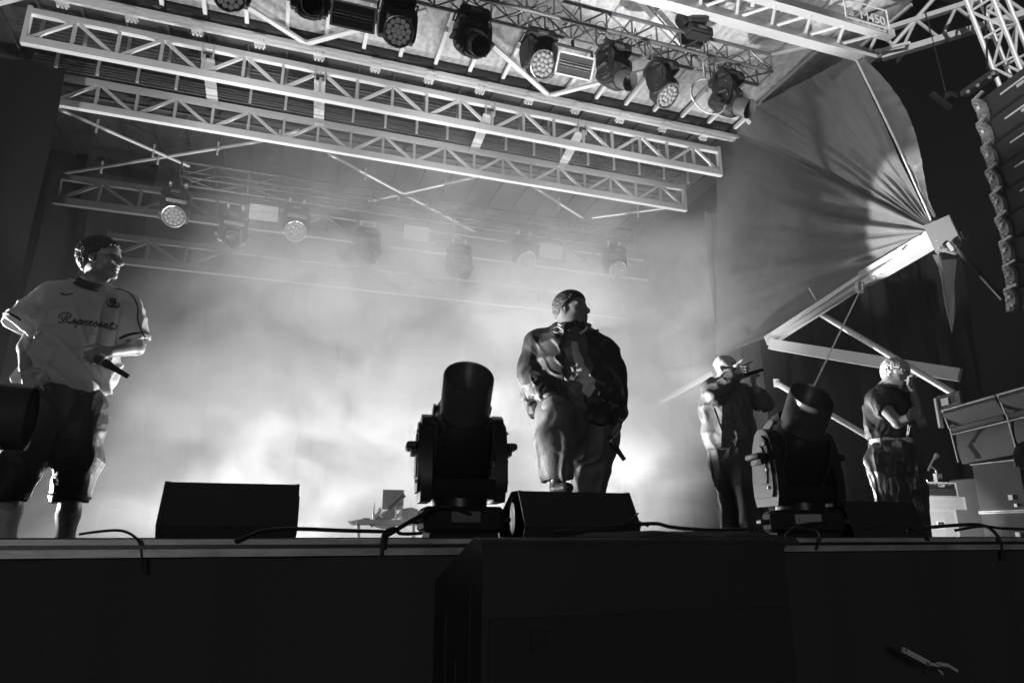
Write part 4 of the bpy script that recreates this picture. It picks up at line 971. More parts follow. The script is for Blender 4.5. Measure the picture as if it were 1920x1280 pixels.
def hair(P_, c, B, sc_, m, par, org, amp=.012, freq=55, vox=.004, front=.02, low=-.015, thick=.012, name='hair', lift=0., curly=False):
    x, y, z = B; L = lambda a, b, d: c+(x*a+y*b+z*d)*sc_; M = [tuple(x), tuple(y), tuple(z)]
    S = SDF(c-Vector((.17,)*3), c+Vector((.17,)*3), vox)
    S.ell(L(0, -.022, .046+lift), tuple((q+thick)*sc_ for q in (.076, .098, .084)), M, .01)
    S.ell(L(0, -.055, -.01), tuple(q*sc_ for q in (.066, .058, .055)), M, .02)
    # cut away the face and the skin round the ears
    pf = L(0, .058+front, .052); S.plane(pf, tuple((y*1-z*.55)), .002)
    pe = L(0, .0, low); nlow = (y*.8-z); S.plane(pe, tuple(nlow), .002)
    def dsp(V):
        q = V*freq; a = vn(q, 1)*.6+vn(q*2.1, 2)*.4
        if curly: a = 1-2*np.abs(a)
        return amp*a
    return skin_of(S, name, m, par, dsp, org, 1)
def mic(P_, a, b, par_label, group='handheld microphones'):
    """a grille end, b tail end"""
    a, b = Vector(a), Vector(b); d = (b-a).normalized(); L = (b-a).length
    t = thing('microphone', par_label, 'microphone', a, group)
    Mr = d.to_track_quat('Z', 'Y').to_matrix()
    q = MB(); q.lathe([(0, .055), (.022, .055), (.024, .075), (.018, .10), (.0165, L*.6), (.014, L-.03), (.0135, L), (0, L)], 18, Mr); q.build('microphone_body', MICM, t)
    q = MB(); q.lathe([(0, -.0), (.014, .003), (.023, .015), (.027, .03), (.0265, .042), (.022, .055), (0, .055)], 18, Mr); q.build('microphone_grille', MICG, t)
    q = MB(); q.lathe([(.027, .038), (.0285, .040), (.0285, .046), (.026, .048)], 18, Mr); q.build('ring', STEEL, t)
    return t
def bounds(pts, pad): a = np.array([tuple(p) for p in pts]); return a.min(0)-pad, a.max(0)+pad

# ---------------------------------------------------------------- 1: the man in the white football shirt
def man_one():
    p = Person(150, 700, 4.39); J = p.J; vd, vr = p.vd, p.vr; up = Vector((0, 0, 1)); fl = (tuple(vd), .60)
    t = thing('person', 'man in a white football shirt, sunglasses and long dark shorts holding a microphone low', 'person', J(120, 1040)); t.location.z = FL; org = t.location
    hc = J(191, 489, -.02); B = basis(vr*.86-vd*.52+up*.06, up+vr*.06)
    nb = J(178, 540, .03); shl, shr = J(98, 556, .02), J(240, 578, -.02); ch = J(165, 590); be = J(135, 690); pel = J(118, 740)
    el, wl = J(50, 652, .02), J(47, 690, -.10); er, wr = J(256, 652, -.03), J(205, 660, -.17)
    kl, al = J(25, 880, -.05), J(12, 1010, .0); kr, ar = J(138, 890, .0), J(122, 1012, .03)
    hl, hr = J(85, 770, 0), J(160, 770, 0)
    lo, hi = bounds([hc, shl, shr, el, er, kl, kr, al, ar, wl, wr], .18); lo[2] = max(lo[2], FL-.02)
    S = SDF(lo, hi, .0052)
    head(S, hc, B, 1.0)
    S.chain([hc-up*.05-B[1]*.025, nb], [.056, .062], .03); S.cone(nb-up*.03, shl, .055, .052, .05); S.cone(nb-up*.03, shr, .055, .052, .05)
    S.cone(ch, be, .15, .14, .05, fl); S.cone(be, pel, .14, .15, .04, fl)
    S.chain([shl, el, wl], [.054, .042, .027], .02); S.chain([shr, er, wr], [.052, .042, .028], .02)
    S.chain([hl, kl, al], [.085, .056, .038], .03); S.chain([hr, kr, ar], [.085, .058, .038], .03)
    S.cone(kl.lerp(al, .12)+vd*.03, kl.lerp(al, .55)+vd*.02, .045, .046, .03); S.cone(kr.lerp(ar, .12)+vd*.03, kr.lerp(ar, .55)+vd*.02, .046, .047, .03)
    for a in (al, ar): S.cone(a-up*.06, a-up*.08-vd*.12, .035, .03, .03)
    hand(S, wl, J(62, 722, -.12)-wl, vr*1-vd*.2, (.12, .22, .2), .3, 1.02, .08)
    hand(S, wr, J(163, 672, -.22)-wr, up*1-vr*.1, (.75, .95, .7), .9, 1.0)
    skin_of(S, 'body', SKIN, t, None, org, 1)
    hair(p, hc, B, 1.0, HAIRD, t, org, .012, 62, .0035, .008, .024, .016, curly=True)
    # shirt
    S = SDF(lo, hi, .0062)
    hem = J(112, 722, 0)
    S.cone(nb-up*.085, ch, .135, .185, .05, (tuple(vd), .55)); S.cone(ch, hem, .190, .215, .05, (tuple(vd), .62))
    S.cone(nb-up*.035, shl+up*.012, .058, .066, .04); S.cone(nb-up*.035, shr+up*.012, .058, .066, .04)
    sl, sr = J(40, 606, -.0), J(252, 632, -.05)
    S.cone(shl, sl, .072, .088, .04); S.cone(shr, sr, .070, .086, .04)
    S.cone(J(185, 600), J(190, 700), .10, .085, .05)
    # open hem and sleeves, neck hole
    for a_, b_, rr in ((shl, sl, .088), (shr, sr, .086)):
        d_ = (b_-a_).normalized(); S.cone(b_+d_*(.03+rr), b_+d_*.3, rr+.02, rr+.02, .003, None, 'sub'); S.cone(b_-d_*.10, b_+d_*.14, .045, rr-.012, .003, None, 'sub')
    S.cone(hem+up*.22, hem-up*.16, .17, .205, .004, (tuple(vd), .6), 'sub')
    S.plane(hem-up*.02, (-vr*.12-up).to_tuple()) 
    S.cone(nb, nb+up*.2, .068, .09, .008, None, 'sub')
    def folds(V):
        L = p.loc(V); dn = np.clip((A3(shl)[2]-L[:, 2])/.5, 0, 1)
        r1 = ridge(L, 9, 7, 2.2, 4)*.034*(.3+dn); r2 = ridge(L, 5, 5, 9, 8)*.018+ridge(L@np.array([[.8,0,.6],[0,1,0],[-.6,0,.8]]), 4, 4, 13, 9)*.012; r3 = vn(L*np.array([24, 24, 12]), 3)*.0025
        ch_ = np.abs(L[:, 0]-(A3(ch)@A3(vr))); m = np.clip((.2-ch_)/.1, 0, 1)
        return (r1+r2)*(1-.3*m)+r3+crease(L, 6, 71)*.014
    so, V, Q = skin_of(S, 'football_shirt', TEE, t, folds, org, 2)
    bv = BVHTree.FromPolygons([tuple(v) for v in V], [tuple(q) for q in Q])
    def on(u, v, off=.004):
        r = ray(u, v).normalized(); h = bv.ray_cast(O3, r)
        return (h[0]-r*off) if h[0] is not None else None
    def strokes(lines, rad, nm, m, parent=so, nseg=7):
        q = MB()
        for ln in lines:
            P_ = [Vector((a, b, 0)) for a, b in ln]; out = []
            for i in range(len(P_)-1):
                p0, p1, p2, p3 = P_[max(i-1, 0)], P_[i], P_[i+1], P_[min(i+2, len(P_)-1)]
                for k in range(nseg):
                    tt = k/nseg; out.append(.5*((2*p1)+(p2-p0)*tt+(2*p0-5*p1+4*p2-p3)*tt*tt+(3*p1-p0-3*p2+p3)*tt**3))
            out.append(P_[-1]); w3 = [on(o.x, o.y) for o in out]; w3 = [x for x in w3 if x is not None]
            if len(w3) > 2: q.tube([x-Vector(org) for x in w3], rad, 6)
        return q.build(nm, m, parent)
    # script lettering Represent, written along a falling baseline
    def bl(x, y): return (118+x*14.6+y*4.2, 604+x*1.75-y*15.5)
    G = {'R': [[(-.6, .35), (-.7, .75), (-.1, 1.15), (.55, 1.1), (.75, .8), (.3, .55), (.1, .55)], [(.25, 1.05), (.1, .5), (-.05, 0), (-.3, -.15), (-.5, .05)], [(.3, .55), (.6, .1), (.9, -.05), (1.1, .12)]],
         'e': [[(-.1, .08), (.2, .25), (.38, .42), (.28, .55), (.08, .4), (.1, .08), (.35, -.02), (.62, .16)]],
         'p': [[(-.05, .12), (.18, .5), (-.05, -.3), (-.12, -.5)], [(.12, .35), (.35, .55), (.5, .35), (.35, .02), (.1, .05), (.35, -.03), (.72, .14)]],
         'r': [[(-.05, .12), (.15, .5), (.12, .58), (.3, .48), (.42, .5), (.32, .1), (.42, -.02), (.62, .14)]],
         's': [[(-.05, .1), (.3, .58), (.25, .4), (.4, .15), (.25, -.04), (.02, .05)], [(.25, -.04), (.6, .14)]],
         'n': [[(-.05, .12), (.12, .5), (.02, .02), (.25, .42), (.42, .5), (.38, .1), (.48, -.02), (.7, .14)]],
         't': [[(-.05, .12), (.25, .75), (.1, .1), (.22, -.03), (.5, .12)], [(-.02, .55), (.42, .58)]]}
    X_ = [('R', 0), ('e', 1.15), ('p', 1.8), ('r', 2.6), ('e', 3.25), ('s', 3.9), ('e', 4.55), ('n', 5.2), ('t', 5.95)]
    lines = [[bl((gx*1.0+a), b) for a, b in ln] for g, gx in X_ for ln in G[g]]
    strokes(lines, .0026, 'script_lettering', PRINT)
    strokes([[(116, 592), (118, 602), (135, 604), (160, 602), (182, 606), (200, 615), (212, 618), (219, 613), (215, 608), (207, 608)]], .0028, 'lettering_swash', PRINT)
    cr = []
    for a in range(-2, 3): cr.append([(211+a*2.2, 560-abs(a)*.4), (211+a*2.6, 563), (211+a*1.6, 566)])
    cr += [[(201, 562), (200, 569), (205, 575), (212, 571), (218, 576), (223, 574), (222, 567)], [(204, 566), (208, 570), (211, 565), (215, 570), (219, 567)], [(203, 571), (211, 576), (220, 572)], [(206, 562), (211, 559), (216, 563), (216, 568), (210, 568), (206, 562)], [(207, 573), (216, 574)]]
    strokes(cr, .003, 'crest', PRINT)
    strokes([[(113, 549), (124, 552), (137, 550)], [(115, 552), (128, 553)]], .0030, 'shoulder_print', PRINT)
    # black seams and trims
    strokes([[(100, 519), (118, 518), (138, 521), (148, 527)]], .0045, 'shoulder_piping', TRIM); strokes([[(216, 541), (238, 546), (252, 560), (259, 577)]], .0045, 'shoulder_piping', TRIM)
    strokes([[(259, 577), (258, 598), (265, 620), (272, 632)]], .004, 'sleeve_piping', TRIM)
    def ring(c, axis, r1, r2, thick, nm, m, flat=None, tilt=0):
        a = Vector(axis).normalized(); x = a.cross(Vector((0, .3, 1))).normalized(); y = a.cross(x)
        q = MB(); pts = [c+x*r1*math.cos(2*PI*k/36)+y*r2*math.sin(2*PI*k/36) for k in range(37)]
        q.tube([P_-Vector(org) for P_ in pts], thick, 8); return q.build(nm, m, so)
    cax = (up*1+vr*.16-vd*.50)
    ring(nb+up*.022-vd*.02, cax, .088, .080, .014, 'collar', TRIM); ring(nb+up*.006-vd*.028, cax, .098, .090, .013, 'collar', TRIM); ring(nb-up*.010-vd*.034, cax, .106, .100, .011, 'collar', TRIM)
    for a_, b_, rr in ((shl, sl, .084), (shr, sr, .082)):
        d_ = (b_-a_).normalized(); ring(b_+d_*.012, d_, rr+.004, rr+.004, .007, 'sleeve_trim', TRIM)
    # socks, shorts
    S = SDF(lo, hi, .0065)
    wa = J(118, 722)
    S.cone(wa, J(122, 765), .165, .17, .03, (tuple(vd), .72))
    S.chain([J(90, 765), J(50, 850, -.03), J(17, 926, -.05)], [.125, .118, .083], .03); S.chain([J(155, 765), J(147, 860), J(131, 930)], [.125, .112, .092], .03)
    S.cone(J(17, 926, -.05), J(10, 960, -.05), .07, .08, .003, None, 'sub'); S.cone(J(131, 930), J(128, 968), .075, .09, .003, None, 'sub')
    S.plane(J(128, 941), tuple(-up+vr*.04))
    def f2(V): L = p.loc(V); return crease(L, 8, 72)*.010+ridge(L, 7, 7, 9, 2)*.012+ridge(L, 14, 14, 5, 5)*.005+vn(L*60, 1)*.0012
    sh, V, Q = skin_of(S, 'long_shorts', DENIM, t, f2, org, 1)
    for (c, r_, ax) in ((J(131, 932), .086, J(131, 932)-J(147, 860)), (J(17, 922, -.05), .080, J(17, 922)-J(50, 850))):
        ring2 = ring(c, ax, r_, r_*.95, .016, 'rolled_cuff', DENIM); ring2.parent = sh
    for a, k_, e, rr in ((al, kl, 'l', .046), (ar, kr, 'r', .047)):
        S = SDF(*bounds([a, k_], .12), .006); S.chain([k_.lerp(a, .30)+vd*.02, k_.lerp(a, .62)+vd*.012, a, a-up*.06], [.058, .055, .041, .042], .02); S.plane(k_.lerp(a, .38), tuple(up)); 
        skin_of(S, 'sock', SOCK, t, None, org, 1)
        S = SDF(*bounds([a-up*.06, a-up*.09-vd*.16], .1), .007); S.cone(a-up*.075, a-up*.09-vd*.16, .05, .042, .03); skin_of(S, 'shoe', SHOE, t, None, org, 1)
    # sunglasses
    x, y, z = B; q = MB()
    for sg in (-1, 1): q.lathe([(0, .004), (.012, .003), (.018, 0), (.012, -.002), (0, -.002)], 16, Matrix((x, z*-1, y)).transposed() @ Matrix.Diagonal((1, .72, 1)), hc+x*sg*.029+y*.098+z*.006-Vector(org))
    g_ = q.build('sunglasses', GLASS, t)
    q = MB(); q.tube([hc+x*-.012+y*.107+z*.010-Vector(org), hc+x*.012+y*.107+z*.010-Vector(org)], .002, 5)
    for sg in (-1, 1): q.tube([hc+x*sg*.047+y*.092+z*.010-Vector(org), hc+x*sg*.080+y*.02+z*.008-Vector(org), hc+x*sg*.084-y*.02-Vector(org)], .002, 5)
    q.build('temple', BLKM, g_)
    q = MB(); q.lathe([(0, -.008), (.008, -.006), (.009, .004), (0, .01)], 10, None, hc+x*.083+y*.002-z*.006-Vector(org)); q.build('earpiece', MICM, t)
    mic(p, J(176, 668, -.22), J(241, 706, -.20), 'black microphone in the hand of the man in the white football shirt')
man_one()

# ---------------------------------------------------------------- 2: the heavy man in the dark jacket
def man_two():
    p = Person(1080, 750, 4.30); J = p.J; vd, vr = p.vd, p.vr; up = Vector((0, 0, 1))
    t = thing('person', 'heavy man in an open dark jacket with one foot up on the wedge monitor', 'person', J(1100, 1030, .1)); t.location.z = FL; org = t.location
    hc = J(1073, 585, 0); B = basis(vr*.82-vd*.58+up*.02, up+vr*.05)
    nb = J(1070, 628, .04); shl, shr = J(1010, 648, .04), J(1130, 660, .02); ch = J(1068, 665, .02); be = J(1088, 735, -.03); pel = J(1092, 795, .02)
    el, wl = J(998, 705, .0), J(1022, 740, -.22); er, wr = J(1152, 735, .05), J(1156, 790, -.02)
    kn, ft = J(1040, 768, -.42), J(1046, 897, -.50); k2, f2_ = J(1112, 880, .02), J(1098, 1010, .15)
    hl, hr = J(1075, 810, 0), J(1112, 810, .02)
    lo, hi = bounds([hc, shl, shr, el, er, kn, ft, f2_, wl, wr], .22); lo[2] = max(lo[2], FL-.02)
    S = SDF(lo, hi, .0055)
    head(S, hc, B, 1.03, nose=1.08); x, y, z = B
    S.ell(hc-z*.055+y*.02, (.075, .07, .05), [tuple(x), tuple(y), tuple(z)], .04); S.ell(hc-z*.085-y*.01, (.082, .08, .05), [tuple(x), tuple(y), tuple(z)], .04)
    S.chain([hc-up*.05-B[1]*.03, nb], [.078, .085], .04); S.cone(nb, shl, .07, .07, .06); S.cone(nb, shr, .07, .07, .06)
    S.cone(ch, be, .18, .21, .06, (tuple(vd), .75)); S.cone(be, pel, .21, .19, .06, (tuple(vd), .8))
    S.chain([shl, el, wl], [.075, .055, .033], .02); S.chain([shr, er, wr], [.075, .055, .032], .02)
    S.chain([hl, kn, ft], [.11, .075, .045], .03); S.chain([hr, k2, f2_], [.11, .075, .045], .03)
    hand(S, wl, J(1046, 742, -.38)-wl, up*-.2+vd*-.3-vr*.5, (.5, .6, .5), .4, 1.05)
    hand(S, wr, J(1158, 835, -.04)-wr, -vd*1+vr*.15, (.8, .9, .6), .9, 1.05)
    skin_of(S, 'body', SKIN2, t, None, org, 1)
    hair(p, hc, B, 1.03, HAIRD, t, org, .007, 90, .004, .012, .026, .018, curly=True)
    # shirt: swollen belly
    S = SDF(lo, hi, .007)
    S.cone(nb-up*.07, ch, .12, .195, .05, (tuple(vd), .72)); S.cone(ch, be, .2, .235, .06, (tuple(vd), .86)); S.cone(be, pel-up*.0, .235, .20, .05, (tuple(vd), .86))
    S.plane(J(1092, 800), tuple(-up))
    def fs(V): L = p.loc(V); return crease(L, 9, 73)*.010+ridge(L, 11, 8, 4, 4)*.022+ridge(L, 5, 5, 13, 6)*.014+vn(L*40, 2)*.0015
    so, V, Q = skin_of(S, 'shirt', SHIRT2, t, fs, org, 1)
    bv = BVHTree.FromPolygons([tuple(v) for v in V], [tuple(q) for q in Q])
    # highlight of the lit shirt front, painted as a pale strip on the belly
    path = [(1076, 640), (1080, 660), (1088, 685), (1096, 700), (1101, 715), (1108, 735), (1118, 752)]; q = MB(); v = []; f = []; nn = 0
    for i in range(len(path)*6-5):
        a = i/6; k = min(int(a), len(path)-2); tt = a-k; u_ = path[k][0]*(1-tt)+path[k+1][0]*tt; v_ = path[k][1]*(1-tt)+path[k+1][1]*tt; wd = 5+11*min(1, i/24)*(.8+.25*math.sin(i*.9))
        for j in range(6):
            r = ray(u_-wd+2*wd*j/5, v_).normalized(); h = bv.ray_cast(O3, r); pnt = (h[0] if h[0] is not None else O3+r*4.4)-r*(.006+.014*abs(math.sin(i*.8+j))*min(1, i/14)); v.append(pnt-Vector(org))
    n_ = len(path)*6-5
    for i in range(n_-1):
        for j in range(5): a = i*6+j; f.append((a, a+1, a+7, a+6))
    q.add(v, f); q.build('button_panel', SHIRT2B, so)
    q = MB()
    for sg, pts in ((1, [(1047, 606), (1058, 614), (1070, 622), (1078, 625)]), (-1, [(1078, 625), (1087, 626), (1097, 619), (1101, 613)])):
        q.tube([J(a, b, -.10)-Vector(org) for a, b in pts], .008, 6)
    q.build('shirt_collar', CASEW, so)
    # jacket
    S = SDF(lo, hi, .0065)
    S.cone(nb-up*.055, ch, .125, .215, .05, (tuple(vd), .72)); S.cone(ch, be, .22, .252, .05, (tuple(vd), .85)); S.cone(be, J(1085, 790, .02), .252, .245, .05, (tuple(vd), .85))
    S.cone(nb-up*.02, shl+up*.0, .08, .098, .05); S.cone(nb-up*.02, shr+up*.0, .08, .098, .05)
    S.chain([shl, J(1000, 690, .02), el], [.094, .092, .080], .03); S.chain([el, J(1010, 722, -.10), wl], [.084, .078, .055], .03)
    S.chain([shr, J(1148, 700, .04), er, J(1156, 772, .0)], [.092, .085, .072, .052], .03)
    S.cone(J(1000, 740, .06), J(1010, 770, .05), .08, .06, .04)
    fo = -vd*1+vr*.25
    # front opening, widening to the belly
    for a, b, ra, rb in ((J(1080, 628, -.10), J(1084, 700, -.36), .075, .135), (J(1084, 700, -.36), J(1090, 810, -.36), .145, .19)): S.cone(a, b, ra, rb, .01, None, 'sub')
    S.cone(nb-up*.15, J(1090, 830, .0), .10, .245, .01, (tuple(vd), .85), 'sub')
    S.cone(nb+up*.02, nb+up*.2, .088, .11, .008, None, 'sub'); S.plane(J(1090, 838), tuple(-up-vr*.25))
    def fj(V):
        L = p.loc(V); return crease(L, 11, 74)*.017+ridge(L, 9, 8, 2.6, 14)*.014+ridge(L, 5, 5, 10, 16)*.010+vn(L*50, 2)*.001
    jo, V, Q = skin_of(S, 'jacket', SATIN, t, fj, org, 1)
    bj = BVHTree.FromPolygons([tuple(v) for v in V], [tuple(q) for q in Q])
    def jon(u, v): r = ray(u, v).normalized(); h = bj.ray_cast(O3, r); return (h[0]-r*.004-Vector(org)) if h[0] is not None else (J(u, v, -.25)-Vector(org))
    q = MB()
    for ln in ([(1037, 616), (1046, 612), (1056, 619)], [(1038, 621), (1043, 617), (1040, 623), (1045, 623)], [(1047, 623), (1050, 618), (1052, 623)], [(1057, 619), (1053, 621), (1057, 624)]): q.tube([jon(*c) for c in ln], .004, 5)
    q.build('chest_emblem', SHIRT2B, jo)
    q = MB(); c0 = nb+up*.03
    for sg in (-1, 1):
        v = [c0+vr*sg*.03+vd*.06+up*.035, c0+vr*sg*.095+up*.005, c0+vr*sg*.085-vd*.10-up*.06, c0+vr*sg*.025-vd*.15-up*.085, c0+vr*sg*.05-vd*.09+up*.0, c0+vr*sg*.07+up*.05]
        q.add([a-Vector(org) for a in v], [(0, 1, 5), (1, 2, 5), (2, 4, 5), (2, 3, 4)])
    q.build('jacket_collar', SATIN, jo)
    # trousers
    S = SDF(lo, hi, .0068)
    S.cone(J(1092, 795, .02), J(1095, 822, .02), .20, .20, .04, (tuple(vd), .85))
    S.chain([J(1070, 808, -.05), J(1043, 780, -.38)], [.155, .10], .05); S.chain([J(1043, 778, -.38), J(1040, 830, -.42), J(1046, 886, -.46)], [.10, .104, .092], .04)
    S.chain([J(1112, 812, .02), J(1108, 880, .04), J(1098, 985, .12)], [.14, .105, .092], .03)
    S.cone(J(1047, 897, -.46), J(1048, 925, -.46), .075, .09, .004, None, 'sub')
    def ft_(V): L = p.loc(V); return pleat(L, 11, 75)*.016+crease(L, 7, 85)*.006+ridge(L, 7, 7, 1.5, 24)*.012
    skin_of(S, 'trousers', TROU, t, ft_, org, 1)
    S = SDF(ft-Vector((.3,)*3), ft+Vector((.3,)*3), .006); wz = aty(1095, 917, 3.3).z
    fp = Vector((ft.x, ft.y, LG+.215+.035)); S.cone(fp, fp-vd*.12+vr*.05, .042, .036, .02, (tuple(up), .8)); S.cone(fp+up*.06, fp, .045, .045, .02); skin_of(S, 'shoe', SHOE, t, None, org, 1)
    S = SDF(f2_-Vector((.3,)*3), f2_+Vector((.3,)*3), .007); gp = Vector((f2_.x, f2_.y, FL+.04)); S.cone(gp, gp-vd*.14+vr*.04, .045, .04, .02); skin_of(S, 'shoe', SHOE, t, None, org, 1)
    q = MB(); a = (wr-er).normalized(); wp_ = wr-a*.015-Vector(org); q.tube([wp_-a*.012, wp_+a*.012], .036, 16); q.tube([wp_-vd*.03+vr*.02, wp_-vd*.042+vr*.028], .022, 14); q.build('wristwatch', STEEL, t)
    mic(p, J(1137, 815, -.10), J(1171, 862, -.08), 'black microphone hanging in the lowered hand of the man in the dark jacket')
man_two()

# ---------------------------------------------------------------- 3: the pointing man
def man_three():
    p = Person(1375, 800, 6.28); J = p.J; vd, vr = p.vd, p.vr; up = Vector((0, 0, 1))
    t = thing('person', 'man in a white cap and dark jacket pointing right over the microphone at his mouth', 'person', J(1390, 1020, 0)); t.location.z = FL; org = t.location
    hc = J(1362, 694, 0); B = basis(vr*.90-vd*.34-up*.16, up+vr*.2)
    nb = J(1352, 722, .04); shl, shr = J(1334, 728, -.10), J(1392, 736, .10); ch = J(1358, 762); be = J(1368, 815); pel = J(1370, 850)
    el, wl = J(1342, 742, -.30), J(1378, 698, -.42); er, wr = J(1432, 755, -.05), J(1417, 728, -.16)
    k1, a1 = J(1408, 912, -.12), J(1426, 1010, -.10); k2, a2 = J(1376, 925, .12), J(1378, 1012, .18)
    lo, hi = bounds([hc, shl, el, er, k1, a1, a2, wl, wr, J(1430, 680, -.45)], .2); lo[2] = max(lo[2], FL-.02)
    S = SDF(lo, hi, .0065)
    head(S, hc, B, 1.0)
    S.chain([hc-up*.05-B[1]*.02, nb], [.058, .062], .03); S.cone(nb, shl, .06, .06, .05); S.cone(nb, shr, .06, .06, .05)
    S.cone(ch, be, .15, .15, .05, (tuple(vd), .7)); S.cone(be, pel, .15, .15, .05, (tuple(vd), .7))
    S.chain([shl, el, wl], [.055, .045, .03], .02); S.chain([shr, er, wr], [.055, .045, .03], .02)
    S.chain([J(1385, 860, -.04), k1, a1], [.09, .06, .04], .03); S.chain([J(1360, 860, .05), k2, a2], [.09, .06, .04], .03)
    hand(S, wl, J(1424, 681, -.46)-wl, up*1+vd*.1, (1., 1.2, .8), .8, 1.08, curls=[(.05, .08, .05), (1., 1.2, .8), (1.1, 1.2, .8), (1.1, 1.2, .8)])
    hand(S, wr, J(1408, 700, -.20)-wr, -vr*.3-vd*1, (.7, .9, .7), .9, 1.05)
    skin_of(S, 'body', SKIN, t, None, org, 1)
    x, y, z = B
    S = SDF(hc-Vector((.2,)*3), hc+Vector((.2,)*3), .005); M = [tuple(x), tuple(y), tuple(z)]
    S.ell(hc+z*.045-y*.018, (.086, .107, .094), M, .01); S.plane(hc+z*.018, tuple(-z-y*.12)); S.cone(hc+z*.035+y*.10-x*.045, hc+z*.035+y*.10+x*.045, .016, .016, .01); S.cone(hc+z*.030+y*.075, hc+z*.020+y*.165, .062, .05, .01, (tuple(z), .16))
    skin_of(S, 'cap', CAPM, t, lambda V: vn(V*30, 2)*.002, org, 1)
    q = MB()
    for sg in (-1, 1): q.tube([hc+x*sg*(.03+.016*math.cos(a*PI/6))+y*.098+z*(.010+.014*math.sin(a*PI/6))-Vector(org) for a in range(13)], .002, 5); q.tube([hc+x*sg*.045+y*.095+z*.012-Vector(org), hc+x*sg*.084-y*.01+z*.008-Vector(org)], .002, 5)
    q.build('spectacles', BLKM, t)
    S = SDF(lo, hi, .0075)
    S.cone(nb-up*.05, ch, .13, .205, .05, (tuple(vd), .8)); S.cone(ch, be, .215, .225, .05, (tuple(vd), .85)); S.cone(be, J(1370, 836), .225, .205, .03, (tuple(vd), .85))
    S.cone(nb-up*.02, shl, .075, .088, .05); S.cone(nb-up*.02, shr, .075, .088, .05)
    S.chain([shl, el, J(1376, 702, -.40)], [.088, .085, .06], .03); S.chain([shr, J(1415, 745, .03), er, J(1424, 740, -.10)], [.085, .082, .075, .056], .03)
    S.cone(nb+up*.02, nb+up*.15, .068, .09, .006, None, 'sub'); S.plane(J(1370, 842), tuple(-up))
    def fj(V): L = p.loc(V); return crease(L, 8, 76)*.014+ridge(L, 9, 8, 4, 34)*.020+ridge(L, 6, 6, 12, 36)*.012+vn(L*50, 2)*.001
    jo, V, Q = skin_of(S, 'jacket', JACK3, t, fj, org, 1)
    bj = BVHTree.FromPolygons([tuple(v) for v in V], [tuple(q) for q in Q])
    def jon(u, v): r = ray(u, v).normalized(); h = bj.ray_cast(O3, r); return (h[0]-r*.003-Vector(org)) if h[0] is not None else (J(u, v, -.16)-Vector(org))
    q = MB(); q.tube([jon(1337+i*2.1, 760+i*6.1) for i in range(13)], .004, 5); q.tube([jon(1346+i*3.0, 806-i*1.6) for i in range(12)], .0035, 5); q.tube([jon(1400+i*.9, 765+i*6) for i in range(12)], .004, 5); q.build('jacket_seam', BLKM, jo)
    q = MB(); S_ = SDF(lo, hi, .008); S_.cone(J(1370, 834), J(1371, 842), .205, .20, .02, (tuple(vd), .85)); S_.plane(J(1370, 846), tuple(-up)); S_.plane(J(1370, 832), tuple(up))
    skin_of(S_, 'waistband', JACK3, t, lambda V: .003*np.sin(p.loc(V)[:, 0]*260), org, 1)[0].parent = jo
    S = SDF(lo, hi, .0075)
    S.cone(J(1370, 842), J(1374, 870), .185, .18, .04, (tuple(vd), .85))
    S.chain([J(1385, 862, -.05), J(1405, 915, -.12), J(1420, 1000, -.11)], [.145, .115, .10], .03); S.chain([J(1358, 865, .05), J(1373, 930, .13), J(1376, 1005, .19)], [.14, .105, .095], .03)
    def ft_(V): L = p.loc(V); return pleat(L, 11, 77)*.013+ridge(L, 8, 8, 2.2, 44)*.022+ridge(L, 6, 6, 8, 46)*.010
    skin_of(S, 'trousers', TROU3, t, ft_, org, 1)
    for a in (a1, a2):
        gp = Vector((a.x, a.y, FL+.045)); S = SDF(gp-Vector((.25,)*3), gp+Vector((.25,)*3), .008); S.cone(gp, gp-vd*.05+vr*.14, .045, .04, .02); skin_of(S, 'shoe', SHOE, t, None, org, 1)
    mic(p, J(1387, 706, -.16), J(1432, 692, -.24), 'microphone held up to the mouth of the man in the white cap')
man_three()

